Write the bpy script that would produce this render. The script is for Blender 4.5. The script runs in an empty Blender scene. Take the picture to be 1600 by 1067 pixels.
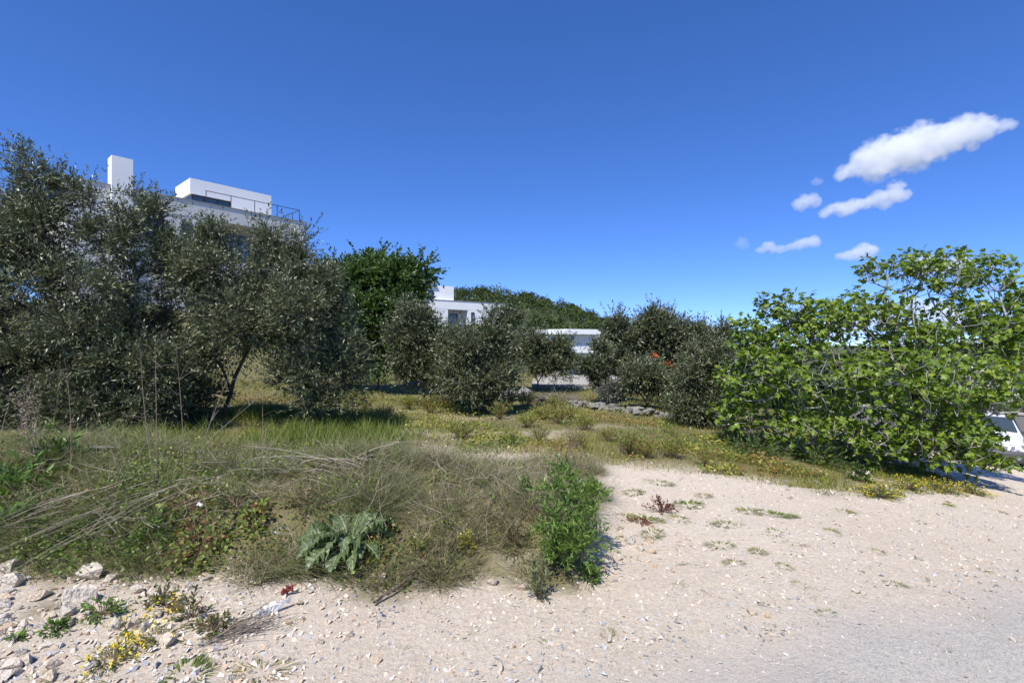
import bpy, bmesh, math, random
import numpy as np
from mathutils import Vector, Matrix, Euler

rng = np.random.default_rng(7)
random.seed(7)
scene = bpy.context.scene
COL = scene.collection

# ------------------------------------------------------------------ camera
F = 800.0            # focal length in pixels of the 1600 px wide photograph
HOR = 545.0          # row of the horizon
EYE = 1.6
cam_d = bpy.data.cameras.new("camera")
cam_d.lens = 18.0
cam_d.sensor_width = 36.0
cam_d.shift_y = (HOR - 533.5) / 1600.0
cam_d.clip_start = 0.05
cam_d.clip_end = 30000
cam = bpy.data.objects.new("camera", cam_d)
cam.location = (0, 0, EYE)
cam.rotation_euler = (math.radians(90), 0, 0)
COL.objects.link(cam)
scene.camera = cam

# ------------------------------------------------------------------ sky, sun, exposure
SUN_EL = math.radians(56)
SUN_H = np.array([-0.42, -0.907]); SUN_H = SUN_H / np.linalg.norm(SUN_H)
to_sun = Vector((SUN_H[0] * math.cos(SUN_EL), SUN_H[1] * math.cos(SUN_EL), math.sin(SUN_EL)))
world = bpy.data.worlds.new("World")
scene.world = world
world.use_nodes = True
wn, wl = world.node_tree.nodes, world.node_tree.links
wn.clear()
w_out = wn.new("ShaderNodeOutputWorld")
w_bg = wn.new("ShaderNodeBackground")
w_sky = wn.new("ShaderNodeTexSky")
w_sky.sky_type = 'NISHITA'
w_sky.sun_disc = False
w_sky.sun_elevation = SUN_EL
w_sky.sun_rotation = math.atan2(to_sun.x, to_sun.y)
w_sky.altitude = 0
w_sky.air_density = 0.5
w_sky.dust_density = 0.0
w_sky.ozone_density = 2.0
w_hs = wn.new("ShaderNodeHueSaturation")
w_hs.inputs["Saturation"].default_value = 1.3
w_gm = wn.new("ShaderNodeGamma"); w_gm.inputs["Gamma"].default_value = 0.8
wl.new(w_sky.outputs[0], w_gm.inputs["Color"])
wl.new(w_gm.outputs[0], w_hs.inputs["Color"])
w_tint = wn.new("ShaderNodeVectorMath"); w_tint.operation = 'MULTIPLY'
w_tint.inputs[1].default_value = (0.88, 1.03, 1.48)
wl.new(w_hs.outputs[0], w_tint.inputs[0])
wl.new(w_tint.outputs[0], w_bg.inputs["Color"])
w_bg.inputs["Strength"].default_value = 0.15
wl.new(w_bg.outputs[0], w_out.inputs["Surface"])

sun_d = bpy.data.lights.new("sun", 'SUN')
sun_d.energy = 4.4
sun_d.angle = math.radians(0.53)
sun_d.color = (1.0, 0.95, 0.845)
sun = bpy.data.objects.new("sun", sun_d)
sun.rotation_euler = to_sun.to_track_quat('Z', 'Y').to_euler()
sun.location = (-20, -10, 40)
COL.objects.link(sun)

scene.view_settings.view_transform = 'Standard'
scene.view_settings.look = 'None'
scene.view_settings.gamma = 1.0
scene.view_settings.exposure = 0.5
scene.view_settings.use_curve_mapping = False
scene.cycles.max_bounces = 12
scene.cycles.diffuse_bounces = 4
scene.cycles.transmission_bounces = 4
scene.cycles.transparent_max_bounces = 8
scene.cycles.volume_bounces = 8
scene.cycles.use_denoising = True

# ------------------------------------------------------------------ helpers
def norm(a):
    return a / np.maximum(np.linalg.norm(a, axis=-1, keepdims=True), 1e-9)

def sstep(a, b, x):
    t = np.clip((np.asarray(x, float) - a) / (b - a), 0, 1)
    return t * t * (3 - 2 * t)

def splus(x, k=1.0):
    x = np.asarray(x, float)
    return np.where(x / k > 20, x, k * np.log1p(np.exp(np.clip(x / k, -30, 20))))

_perm = np.random.default_rng(3).random((256, 256))
def vnoise(x, y, s=1.0, ox=0.0):
    x = np.asarray(x, float) / s + 37.3 + ox
    y = np.asarray(y, float) / s + 91.7 + ox * 1.7
    xi, yi = np.floor(x).astype(int), np.floor(y).astype(int)
    fx, fy = x - xi, y - yi
    fx, fy = fx * fx * (3 - 2 * fx), fy * fy * (3 - 2 * fy)
    g = lambda a, b: _perm[a % 256, b % 256]
    return (g(xi, yi) * (1 - fx) + g(xi + 1, yi) * fx) * (1 - fy) + (g(xi, yi + 1) * (1 - fx) + g(xi + 1, yi + 1) * fx) * fy

def fbm(x, y, s=1.0, o=4, ox=0.0):
    t, a, tot = 0, 1.0, 0
    for i in range(o):
        t = t + a * vnoise(x, y, s / 2 ** i, ox + 13 * i); tot += a; a *= .5
    return t / tot

def bank_front(x):
    return 3.52 + 0.35 * (fbm(x, x * 0, 1.1, 2, 5) - .5) + 0.10 * sstep(-1, -3.5, x)

def bank(x, y):
    yf = bank_front(x)
    right = 1 - sstep(0.25, .85, x - 0.22 * (y - 3.7))
    return (0.20 + .30 * fbm(x, y, 1.1, 2, 15)) * (1 - .35 * sstep(-1.2, .8, x)) * sstep(yf - .1, yf + .75, y) * (1 - .9 * sstep(5.3, 7.0, y)) * right

def ground_z(x, y):
    x = np.asarray(x, float); y = np.asarray(y, float)
    z = 0.05 * splus(-x - 1.5, .8) * (1 - sstep(60, 200, -x)) - (0.14 * splus(x - 3.4, .7) + .065 * splus(x - 9, .8) * (1 - sstep(20, 40, x))) * (1 - sstep(25, 120, x))
    near = 1 - sstep(1.5, 3.2, y)
    z = z * (1 - .5 * near)
    z = z + bank(x, y)
    left = sstep(4, 24, -x) * sstep(14, 34, y)
    z = z + 3.2 * left
    z = z - 2.6 * sstep(30, 70, y) * sstep(-14, 10, x)
    z = z - 3.0 * sstep(24, 70, x)
    pad = 1 - sstep(2.6, 7.0, np.hypot(x - 16.0, y - 17.3)); z = z * (1 - pad) + (-2.12 - .03 * (x - 16)) * pad      # level parking place
    z = z + 0.05 * (fbm(x, y, 1.3, 3) - .5) * (1 - sstep(40, 100, y)) + 0.16 * (fbm(x, y, 5, 2, 3) - .5) * sstep(6, 12, y)
    return z

def ray_ground(u, v):
    """the point of the ground seen along the direction of a photograph pixel"""
    t = np.linspace(1.5, 60, 6000)
    x = (u - 800) / F * t; z = EYE + (HOR - v) / F * t
    g = ground_z(x, t)
    k = np.argmax(z <= g)
    if z[k] > g[k]: k = len(t) - 1
    return Vector((x[k], t[k], float(g[k])))

def at(u, v, y):
    return Vector(((u - 800) / F * y, y, EYE + (HOR - v) / F * y))

def on_ground(x, y, dz=0.0):
    return Vector((x, y, float(ground_z(x, y)) + dz))

class Geo:
    """collects vertices, triangles and colours; build() links them as one mesh object"""
    def __init__(self):
        self.v, self.t, self.c, self.n = [], [], [], 0
    def add(self, v, t, c=None):
        v = np.asarray(v, float).reshape(-1, 3); t = np.asarray(t, int).reshape(-1, 3)
        self.v.append(v); self.t.append(t + self.n); self.n += len(v)
        if c is None: c = (0.5, 0.5, 0.5)
        c = np.asarray(c, float)
        if c.ndim == 1: c = np.repeat(c[None, :], len(v), 0)
        self.c.append(c)
    def box(self, lo, hi, c=None, M=None):
        lo, hi = np.array(lo, float), np.array(hi, float)
        v = np.array([[(lo, hi)[i][0], (lo, hi)[j][1], (lo, hi)[k][2]] for i in (0, 1) for j in (0, 1) for k in (0, 1)])
        if M is not None: v = np.array([tuple(M @ Vector(p)) for p in v])
        t = [(0, 1, 3), (0, 3, 2), (4, 6, 7), (4, 7, 5), (0, 4, 5), (0, 5, 1), (2, 3, 7), (2, 7, 6), (0, 2, 6), (0, 6, 4), (1, 5, 7), (1, 7, 3)]
        self.add(v, t, c)
    def scatter(self, tv, tt, O, X, Y, Z, S, C):
        """copies of a template (tv, tt): O origins, X/Y/Z axes, S scales (n,) or (n,3), C colours (n,3)"""
        O, X, Y, Z = (np.asarray(a, float) for a in (O, X, Y, Z)); S = np.asarray(S, float)
        n, k = len(O), len(tv)
        if n == 0: return
        if S.ndim == 1: S = np.repeat(S[:, None], 3, 1)
        tv = np.asarray(tv, float)
        V = O[:, None, :] + (tv[None, :, 0:1] * S[:, None, 0:1]) * X[:, None, :] + (tv[None, :, 1:2] * S[:, None, 1:2]) * Y[:, None, :] + (tv[None, :, 2:3] * S[:, None, 2:3]) * Z[:, None, :]
        T = np.asarray(tt, int)[None] + (np.arange(n) * k)[:, None, None]
        self.add(V.reshape(-1, 3), T.reshape(-1, 3), np.repeat(np.asarray(C, float), k, 0))
    def tube(self, pts, rad, sides=5, c=None):
        pts = np.asarray(pts, float); rad = np.broadcast_to(np.asarray(rad, float), (len(pts),))
        d = np.gradient(pts, axis=0); d = norm(d)
        ref = np.array([0.31, 0.77, 0.55]) if abs(d[0] @ np.array([0.31, .77, .55])) < .9 else np.array([1., 0, 0])
        a = norm(np.cross(d, ref)); b = np.cross(d, a)
        th = np.arange(sides) / sides * 2 * np.pi
        V = pts[:, None] + rad[:, None, None] * (np.cos(th)[None, :, None] * a[:, None] + np.sin(th)[None, :, None] * b[:, None])
        n = len(pts); T = []
        for i in range(n - 1):
            for j in range(sides):
                p, q = i * sides + j, i * sides + (j + 1) % sides
                T += [(p, q, q + sides), (p, q + sides, p + sides)]
        e = (n - 1) * sides
        T += [(e, e + j, e + j + 1) for j in range(1, sides - 1)]
        self.add(V.reshape(-1, 3), T, c)
    def mesh(self, name, mat, smooth=False):
        v = np.concatenate(self.v).astype(np.float32); t = np.concatenate(self.t).astype(np.int32)
        me = bpy.data.meshes.new(name)
        me.vertices.add(len(v)); me.vertices.foreach_set("co", v.ravel())
        me.loops.add(t.size); me.loops.foreach_set("vertex_index", t.ravel())
        me.polygons.add(len(t)); me.polygons.foreach_set("loop_start", np.arange(0, t.size, 3, dtype=np.int32))
        me.polygons.foreach_set("use_smooth", np.full(len(t), bool(smooth)))
        c = np.concatenate(self.c)
        c = np.concatenate([c, np.ones((len(c), 1))], 1).astype(np.float32)
        at_ = me.color_attributes.new("tint", 'FLOAT_COLOR', 'POINT'); at_.data.foreach_set("color", c.ravel())
        me.update(calc_edges=True); me.validate()
        if mat: me.materials.append(mat)
        return me
    def build(self, name, mat, parent=None, smooth=False):
        o = bpy.data.objects.new(name, self.mesh(name, mat, smooth))
        COL.objects.link(o)
        if parent is not None: o.parent = parent
        return o

def tag(o, label=None, cat=None, group=None, kind=None):
    if label: o["label"] = label
    if cat: o["category"] = cat
    if group: o["group"] = group
    if kind: o["kind"] = kind
    return o

def empty(name, loc, label, cat, group=None, rz=0):
    o = bpy.data.objects.new(name, None); COL.objects.link(o)
    o.location = loc; o.rotation_euler = (0, 0, rz)
    return tag(o, label, cat, group)

def copy_tree(o, parent=None):
    c = o.copy(); COL.objects.link(c)
    if parent is not None: c.parent = parent
    for ch in list(o.children): copy_tree(ch, c)
    return c

# ------------------------------------------------------------------ materials
def new_mat(name):
    m = bpy.data.materials.new(name); m.use_nodes = True
    m.node_tree.nodes.clear()
    return m, m.node_tree.nodes, m.node_tree.links

def leaf_mat(name, transl=0.3, rough=0.45, spec=0.4, var=0.25):
    m, n, l = new_mat(name)
    out = n.new("ShaderNodeOutputMaterial")
    at_ = n.new("ShaderNodeAttribute"); at_.attribute_name = "tint"
    nz = n.new("ShaderNodeTexNoise"); nz.inputs["Scale"].default_value = 60
    mr = n.new("ShaderNodeMapRange"); mr.inputs[3].default_value = 1 - var; mr.inputs[4].default_value = 1 + var
    geo = n.new("ShaderNodeNewGeometry")
    l.new(geo.outputs["Position"], nz.inputs["Vector"]); l.new(nz.outputs[0], mr.inputs[0])
    mul = n.new("ShaderNodeVectorMath"); mul.operation = 'SCALE'
    l.new(at_.outputs["Color"], mul.inputs[0]); l.new(mr.outputs[0], mul.inputs["Scale"])
    p = n.new("ShaderNodeBsdfPrincipled")
    l.new(mul.outputs[0], p.inputs["Base Color"])
    p.inputs["Roughness"].default_value = rough; p.inputs["Specular IOR Level"].default_value = spec
    if transl > 0:
        tr = n.new("ShaderNodeBsdfTranslucent")
        hs = n.new("ShaderNodeHueSaturation"); hs.inputs["Value"].default_value = 1.3; hs.inputs["Saturation"].default_value = 1.1
        l.new(mul.outputs[0], hs.inputs["Color"]); l.new(hs.outputs[0], tr.inputs["Color"])
        mx = n.new("ShaderNodeMixShader"); mx.inputs[0].default_value = transl
        l.new(p.outputs[0], mx.inputs[1]); l.new(tr.outputs[0], mx.inputs[2]); l.new(mx.outputs[0], out.inputs[0])
    else:
        l.new(p.outputs[0], out.inputs[0])
    return m

def noise_mat(name, c1, c2, scale=8, rough=0.85, bump=0.3, bscale=None, use_tint=False, detail=6, spec=0.3, dist=0.02):
    m, n, l = new_mat(name)
    out = n.new("ShaderNodeOutputMaterial"); p = n.new("ShaderNodeBsdfPrincipled")
    tc = n.new("ShaderNodeTexCoord")
    nz = n.new("ShaderNodeTexNoise"); nz.inputs["Scale"].default_value = scale; nz.inputs["Detail"].default_value = detail
    l.new(tc.outputs["Object"], nz.inputs["Vector"])
    cr = n.new("ShaderNodeValToRGB")
    cr.color_ramp.elements[0].position = .3; cr.color_ramp.elements[1].position = .7
    cr.color_ramp.elements[0].color = (*c1, 1); cr.color_ramp.elements[1].color = (*c2, 1)
    l.new(nz.outputs[0], cr.inputs[0])
    col = cr.outputs[0]
    if use_tint:
        a = n.new("ShaderNodeAttribute"); a.attribute_name = "tint"
        mx = n.new("ShaderNodeMix"); mx.data_type = 'RGBA'; mx.blend_type = 'MULTIPLY'; mx.inputs[0].default_value = 1
        l.new(col, mx.inputs[6]); l.new(a.outputs["Color"], mx.inputs[7]); col = mx.outputs[2]
    l.new(col, p.inputs["Base Color"])
    p.inputs["Roughness"].default_value = rough; p.inputs["Specular IOR Level"].default_value = spec
    if bump:
        n2 = n.new("ShaderNodeTexNoise"); n2.inputs["Scale"].default_value = bscale or scale * 4; n2.inputs["Detail"].default_value = 5
        l.new(tc.outputs["Object"], n2.inputs["Vector"])
        b = n.new("ShaderNodeBump"); b.inputs["Strength"].default_value = bump; b.inputs["Distance"].default_value = dist
        l.new(n2.outputs[0], b.inputs["Height"]); l.new(b.outputs[0], p.inputs["Normal"])
    l.new(p.outputs[0], out.inputs[0])
    return m

M = {}
M['olive'] = leaf_mat("olive_leaf", .12, .38, .5)
M['leaf'] = leaf_mat("green_leaf", .3, .42, .45)
M['fig'] = leaf_mat("fig_leaf", .32, .42, .4)
M['grass'] = leaf_mat("grass_blade", .25, .6, .25)
M['pine'] = leaf_mat("pine_needles", .1, .7, .2)
M['flower'] = leaf_mat("petal", .3, .6, .2, .1)
M['bark'] = noise_mat("olive_bark", (.05, .043, .036), (.13, .115, .1), 14, .9, .8, 40)
M['figbark'] = noise_mat("fig_bark", (.22, .21, .19), (.40, .38, .35), 10, .85, .3, 40)
M['twig'] = noise_mat("dry_twig", (.8, .8, .8), (1.15, 1.15, 1.15), 20, .8, .2, 60, use_tint=True)
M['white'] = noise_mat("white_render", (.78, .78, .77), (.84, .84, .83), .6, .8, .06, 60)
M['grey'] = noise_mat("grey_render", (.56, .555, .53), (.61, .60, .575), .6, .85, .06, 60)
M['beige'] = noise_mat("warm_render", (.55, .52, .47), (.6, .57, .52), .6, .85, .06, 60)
M['coping'] = noise_mat("metal_coping", (.25, .25, .25), (.3, .3, .3), 2, .5, 0)
M['frame'] = noise_mat("anthracite_frame", (.035, .037, .04), (.05, .052, .055), 3, .45, 0)
M['concrete'] = noise_mat("concrete", (.30, .275, .24), (.42, .385, .34), 1.2, .9, .3, 12)
M['darkstone'] = noise_mat("weathered_limestone", (.13, .125, .115), (.34, .33, .30), 3.5, .92, .7, 14, dist=.03)

def glass_mat():
    m, n, l = new_mat("window_glass")
    out = n.new("ShaderNodeOutputMaterial"); p = n.new("ShaderNodeBsdfPrincipled")
    p.inputs["Base Color"].default_value = (.06, .085, .1, 1); p.inputs["Roughness"].default_value = .04
    p.inputs["Specular IOR Level"].default_value = .9; p.inputs["Metallic"].default_value = .25
    l.new(p.outputs[0], out.inputs[0]); return m
M['glass'] = glass_mat()

def stone_mat():
    m, n, l = new_mat("limestone_rubble")
    out = n.new("ShaderNodeOutputMaterial"); p = n.new("ShaderNodeBsdfPrincipled")
    oi = n.new("ShaderNodeObjectInfo"); cr = n.new("ShaderNodeValToRGB")
    cr.color_ramp.interpolation = 'LINEAR'
    e = cr.color_ramp.elements
    e[0].position = 0; e[0].color = (.60, .53, .44, 1)
    e[1].position = 1; e[1].color = (.52, .46, .38, 1)
    for pos, c in ((.25, (.68, .62, .53)), (.45, (.60, .48, .35)), (.6, (.64, .57, .47)), (.78, (.50, .46, .41)), (.88, (.62, .45, .31))):
        k = e.new(pos); k.color = (*c, 1)
    l.new(oi.outputs["Random"], cr.inputs[0])
    tc = n.new("ShaderNodeTexCoord"); nz = n.new("ShaderNodeTexNoise"); nz.inputs["Scale"].default_value = 3.5; nz.inputs["Detail"].default_value = 8
    l.new(tc.outputs["Object"], nz.inputs["Vector"])
    mr = n.new("ShaderNodeMapRange"); mr.inputs[1].default_value = .3; mr.inputs[2].default_value = .7; mr.inputs[3].default_value = .72; mr.inputs[4].default_value = 1.12
    l.new(nz.outputs[0], mr.inputs[0])
    mul = n.new("ShaderNodeVectorMath"); mul.operation = 'SCALE'
    l.new(cr.outputs[0], mul.inputs[0]); l.new(mr.outputs[0], mul.inputs["Scale"]); l.new(mul.outputs[0], p.inputs["Base Color"])
    p.inputs["Roughness"].default_value = .9; p.inputs["Specular IOR Level"].default_value = .25
    b = n.new("ShaderNodeBump"); b.inputs["Strength"].default_value = .5; b.inputs["Distance"].default_value = .15
    l.new(nz.outputs[0], b.inputs["Height"]); l.new(b.outputs[0], p.inputs["Normal"])
    l.new(p.outputs[0], out.inputs[0]); return m
M['stone'] = stone_mat()
M['pebble'] = noise_mat("gravel_pebble", (.85, .85, .85), (1.1, 1.1, 1.1), 120, .9, .2, 200, use_tint=True, spec=.2, dist=.004)

def ground_mat():
    m, n, l = new_mat("ground_cover")
    out = n.new("ShaderNodeOutputMaterial"); p = n.new("ShaderNodeBsdfPrincipled")
    a = n.new("ShaderNodeAttribute"); a.attribute_name = "tint"     # r: soil under plants, g: grey road gravel, b: far grassland
    sep = n.new("ShaderNodeSeparateColor"); l.new(a.outputs["Color"], sep.inputs[0])
    geo = n.new("ShaderNodeNewGeometry")
    def ramp(src, stops):
        r = n.new("ShaderNodeValToRGB"); e = r.color_ramp.elements
        e[0].position, e[0].color = stops[0][0], (*stops[0][1], 1)
        e[1].position, e[1].color = stops[-1][0], (*stops[-1][1], 1)
        for s_, c_ in stops[1:-1]:
            k = e.new(s_); k.color = (*c_, 1)
        l.new(src, r.inputs[0]); return r.outputs[0]
    def noise(sc, det=6, rough=.6):
        t = n.new("ShaderNodeTexNoise"); t.inputs["Scale"].default_value = sc; t.inputs["Detail"].default_value = det; t.inputs["Roughness"].default_value = rough
        l.new(geo.outputs["Position"], t.inputs["Vector"]); return t.outputs[0]
    def voro(sc, feat='F1'):
        t = n.new("ShaderNodeTexVoronoi"); t.inputs["Scale"].default_value = sc; t.feature = feat
        l.new(geo.outputs["Position"], t.inputs["Vector"]); return t
    def mix(f, c1, c2, bt='MIX', fv=None):
        x = n.new("ShaderNodeMix"); x.data_type = 'RGBA'; x.blend_type = bt
        if fv is not None: x.inputs[0].default_value = fv
        else: l.new(f, x.inputs[0])
        l.new(c1, x.inputs[6]); l.new(c2, x.inputs[7]); return x.outputs[2]
    base = ramp(noise(.7, 9, .68), ((.25, (.49, .39, .28)), (.45, (.575, .482, .37)), (.6, (.615, .53, .42)), (.8, (.54, .465, .375))))
    v1, v2 = voro(55), voro(130)
    sp = n.new("ShaderNodeSeparateColor"); l.new(v1.outputs["Color"], sp.inputs[0])
    sp2 = n.new("ShaderNodeSeparateColor"); l.new(v2.outputs["Color"], sp2.inputs[0])
    peb = ramp(sp.outputs[0], ((0, (.30, .29, .28)), (.2, (.50, .41, .31)), (.5, (.60, .52, .42)), (.8, (.72, .66, .57)), (1, (.56, .43, .31))))
    peb2 = ramp(sp2.outputs[1], ((0, (.32, .32, .33)), (.25, (.56, .46, .36)), (.7, (.62, .54, .45)), (1, (.70, .64, .56))))
    g1 = mix(None, base, peb, fv=.45)
    g1 = mix(None, g1, peb2, fv=.35)
    road = ramp(noise(2.2, 8, .7), ((.3, (.42, .385, .34)), (.55, (.50, .46, .41)), (.75, (.56, .51, .45))))
    pebr = ramp(sp2.outputs[0], ((0, (.25, .25, .25)), (.4, (.47, .44, .40)), (1, (.66, .61, .54))))
    road = mix(None, road, pebr, fv=.5)
    g1 = mix(sep.outputs[1], g1, road)
    soil = ramp(noise(3.1, 8, .7), ((.25, (.12, .10, .055)), (.5, (.19, .165, .085)), (.62, (.16, .165, .05)), (.8, (.27, .22, .13))))
    g1 = mix(sep.outputs[0], g1, soil)
    farc = ramp(noise(.11, 8, .7), ((.3, (.05, .065, .03)), (.55, (.09, .095, .045)), (.75, (.17, .15, .09))))
    g1 = mix(sep.outputs[2], g1, farc)
    l.new(g1, p.inputs["Base Color"])
    p.inputs["Roughness"].default_value = .95; p.inputs["Specular IOR Level"].default_value = .15
    # relief: crumbs and grit
    b = n.new("ShaderNodeBump"); b.inputs["Strength"].default_value = .8; b.inputs["Distance"].default_value = .03
    l.new(noise(22, 9, .72), b.inputs["Height"])
    b2 = n.new("ShaderNodeBump"); b2.inputs["Strength"].default_value = .6; b2.inputs["Distance"].default_value = .008
    l.new(noise(110, 6, .75), b2.inputs["Height"]); l.new(b.outputs[0], b2.inputs["Normal"]); l.new(b2.outputs[0], p.inputs["Normal"])
    l.new(p.outputs[0], out.inputs[0]); return m
M['ground'] = ground_mat()

# ------------------------------------------------------------------ cover masks (shared by the ground's material and the plants)
EDGE_X = np.array([-60, -2.2, -1.4, .2, 1.3, 2.5, 3.6, 4.5, 5.5, 6.9, 8.0, 9.5, 40])
EDGE_Y = np.array([6.6, 6.6, 7.9, 7.7, 7.15, 6.7, 6.0, 6.3, 6.8, 7.4, 12.0, 17.0, 40.0])
def field_mask(x, y):
    """1 where the field of grass grows"""
    e = np.interp(x, EDGE_X, EDGE_Y) + (.7 + .9 * sstep(2.5, .5, x)) * (fbm(x * .6, y, .8, 4, 9) - .5)
    m = sstep(-.35, .75, y - e)
    bare = sstep(.60, .70, fbm(x * .45, y, 1.0, 3, 21)) * (1 - sstep(11, 15, y))
    strip = .5 * np.exp(-((y - 8.0 - .12 * (x + .4)) / .3) ** 2) * sstep(-2.2, -1.0, x) * (1 - sstep(.6, 2.4, x))
    return m * (1 - .5 * bare) * (1 - .85 * strip * sstep(.35, .55, fbm(x, y, .5, 3, 33)))
def bank_mask(x, y):
    yf = bank_front(x)
    right = 1 - sstep(.35, .62, x - 0.22 * (y - 3.7) + .3 * (fbm(x, y, .5, 2, 8) - .5))
    return sstep(yf - .4, yf + .05, y + .95 * (fbm(x, y, .38, 3, 2) - .5)) * right * (1 - sstep(6.6, 7.3, y))
def road_mask(x, y):
    return sstep(.25, -.35, y - (2.35 + .345 * x) + .5 * (fbm(x, y, .7, 4, 4) - .5)) * sstep(-2.5, .8, x + .6 * y - 1.6)

# ------------------------------------------------------------------ ground sheet
def axis(a, b, step, lo, hi, grow=1.13):
    mid = list(np.arange(a, b, step)); s = step; x = a; left = []
    while x > lo: s *= grow; x -= s; left.append(x)
    s = step; x = mid[-1]; right = []
    while x < hi: s *= grow; x += s; right.append(x)
    return np.array(left[::-1] + mid + right)
gx = axis(-4.2, 6.6, .06, -4000, 4000)
gy = axis(1.6, 7.2, .052, -60, 6000, 1.1)
GX, GY = np.meshgrid(gx, gy)
GZ = ground_z(GX, GY) + .014 * (fbm(GX, GY, .16, 3, 77) - .5) * (1 - sstep(8, 20, GY))
V = np.stack([GX, GY, GZ], -1).reshape(-1, 3)
nx, ny = len(gx), len(gy)
ii, jj = np.meshgrid(np.arange(ny - 1), np.arange(nx - 1), indexing='ij')
q0 = (ii * nx + jj).ravel()
T = np.concatenate([np.stack([q0, q0 + 1, q0 + nx + 1], 1), np.stack([q0, q0 + nx + 1, q0 + nx], 1)])
soil = np.maximum(field_mask(GX, GY), bank_mask(GX, GY))
far = sstep(30, 60, np.hypot(GX, GY))
Cg = np.stack([soil, road_mask(GX, GY), far], -1).reshape(-1, 3)
g = Geo(); g.add(V, T, Cg)
tag(g.build("ground", M['ground'], smooth=True), "pale stony ground with a gravel verge and grassy field", None, None, "structure")

# ------------------------------------------------------------------ stone shapes
def hull(npts, seed, flat=.65):
    r = np.random.default_rng(seed)
    p = norm(r.normal(size=(npts, 3))) * (.8 + .25 * r.random((npts, 1))); p *= np.array([1, .75 + .2 * r.random(), flat])
    bm = bmesh.new()
    for q in p: bm.verts.new(q)
    bmesh.ops.convex_hull(bm, input=bm.verts)
    for v_ in [v_ for v_ in bm.verts if not v_.link_faces]: bm.verts.remove(v_)
    bmesh.ops.triangulate(bm, faces=bm.faces)
    bm.verts.index_update()
    v = np.array([v_.co[:] for v_ in bm.verts]); t = np.array([[x.index for x in f.verts] for f in bm.faces])
    bm.free(); return v, t
peb_t = [hull(6, s) for s in range(5)]
rock_meshes = []
for s in range(10):
    v, t = hull(15, 100 + s, .55 + .03 * s)
    g = Geo(); g.add(v, t); me = g.mesh("stone", M['stone'])
    rock_meshes.append(me)

# gravel: far more than anyone could count, one object
def pebble_cols(n, grey=0.15):
    pal = np.array([(.62, .54, .45), (.70, .65, .58), (.58, .47, .36), (.40, .40, .41), (.62, .46, .34), (.52, .48, .43)])
    w = np.array([.34, .24, .2, grey, .05, .1]); w /= w.sum()
    c = pal[rng.choice(len(pal), n, p=w)] * (.82 + .3 * rng.random((n, 1)))
    return c
g = Geo()
N = 44000
yy = 2.05 + (rng.random(N) ** 1.6) * 7.0
xx = (rng.random(N) * 2 - 1) * 1.08 * yy
keep = rng.random(N) < (1 - np.maximum(field_mask(xx, yy), .8 * bank_mask(xx, yy)))
keep &= rng.random(N) < .25 + .9 * fbm(xx, yy, .6, 3, 41) * (1 - .45 * road_mask(xx, yy)) + .5 * sstep(1.0, -2, xx)
xx, yy = xx[keep], yy[keep]; n_ = len(xx)
sz = .003 + (.017 + .012 * sstep(-.3, -1.6, xx)) * rng.random(n_) ** 4 * (1 - .5 * road_mask(xx, yy)) + .0011 * (yy - 2)
cols = pebble_cols(n_)
rm = road_mask(xx, yy)[:, None]
cols = cols * (1 - rm) + rm * (np.array([.46, .43, .39]) * (.7 + .6 * rng.random((n_, 1))))
band = np.exp(-((yy - (2.5 + .345 * xx)) / .22) ** 2) * sstep(-.8, .6, xx)     # a ridge of grey chippings along the road's edge
gb = rng.random(n_) < .6 * band
cols[gb] = np.array([.36, .36, .36]) * (.7 + .7 * rng.random((int(gb.sum()), 1))); sz[gb] *= 1.25
idx = rng.integers(0, 5, n_)
ang = rng.random(n_) * 6.28
X = np.stack([np.cos(ang), np.sin(ang), .2 * rng.normal(size=n_)], 1); X = norm(X)
Z = norm(np.stack([.25 * rng.normal(size=n_), .25 * rng.normal(size=n_), np.ones(n_)], 1)); Y = norm(np.cross(Z, X)); X = np.cross(Y, Z)
P = np.stack([xx, yy, ground_z(xx, yy) + sz * .2], 1)
for k in range(5):
    s = idx == k
    g.scatter(*peb_t[k], P[s], X[s], Y[s], Z[s], sz[s], cols[s])
tag(g.build("gravel", M['pebble']), "loose pale gravel strewn over the verge and track", None, None, "stuff")

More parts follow.
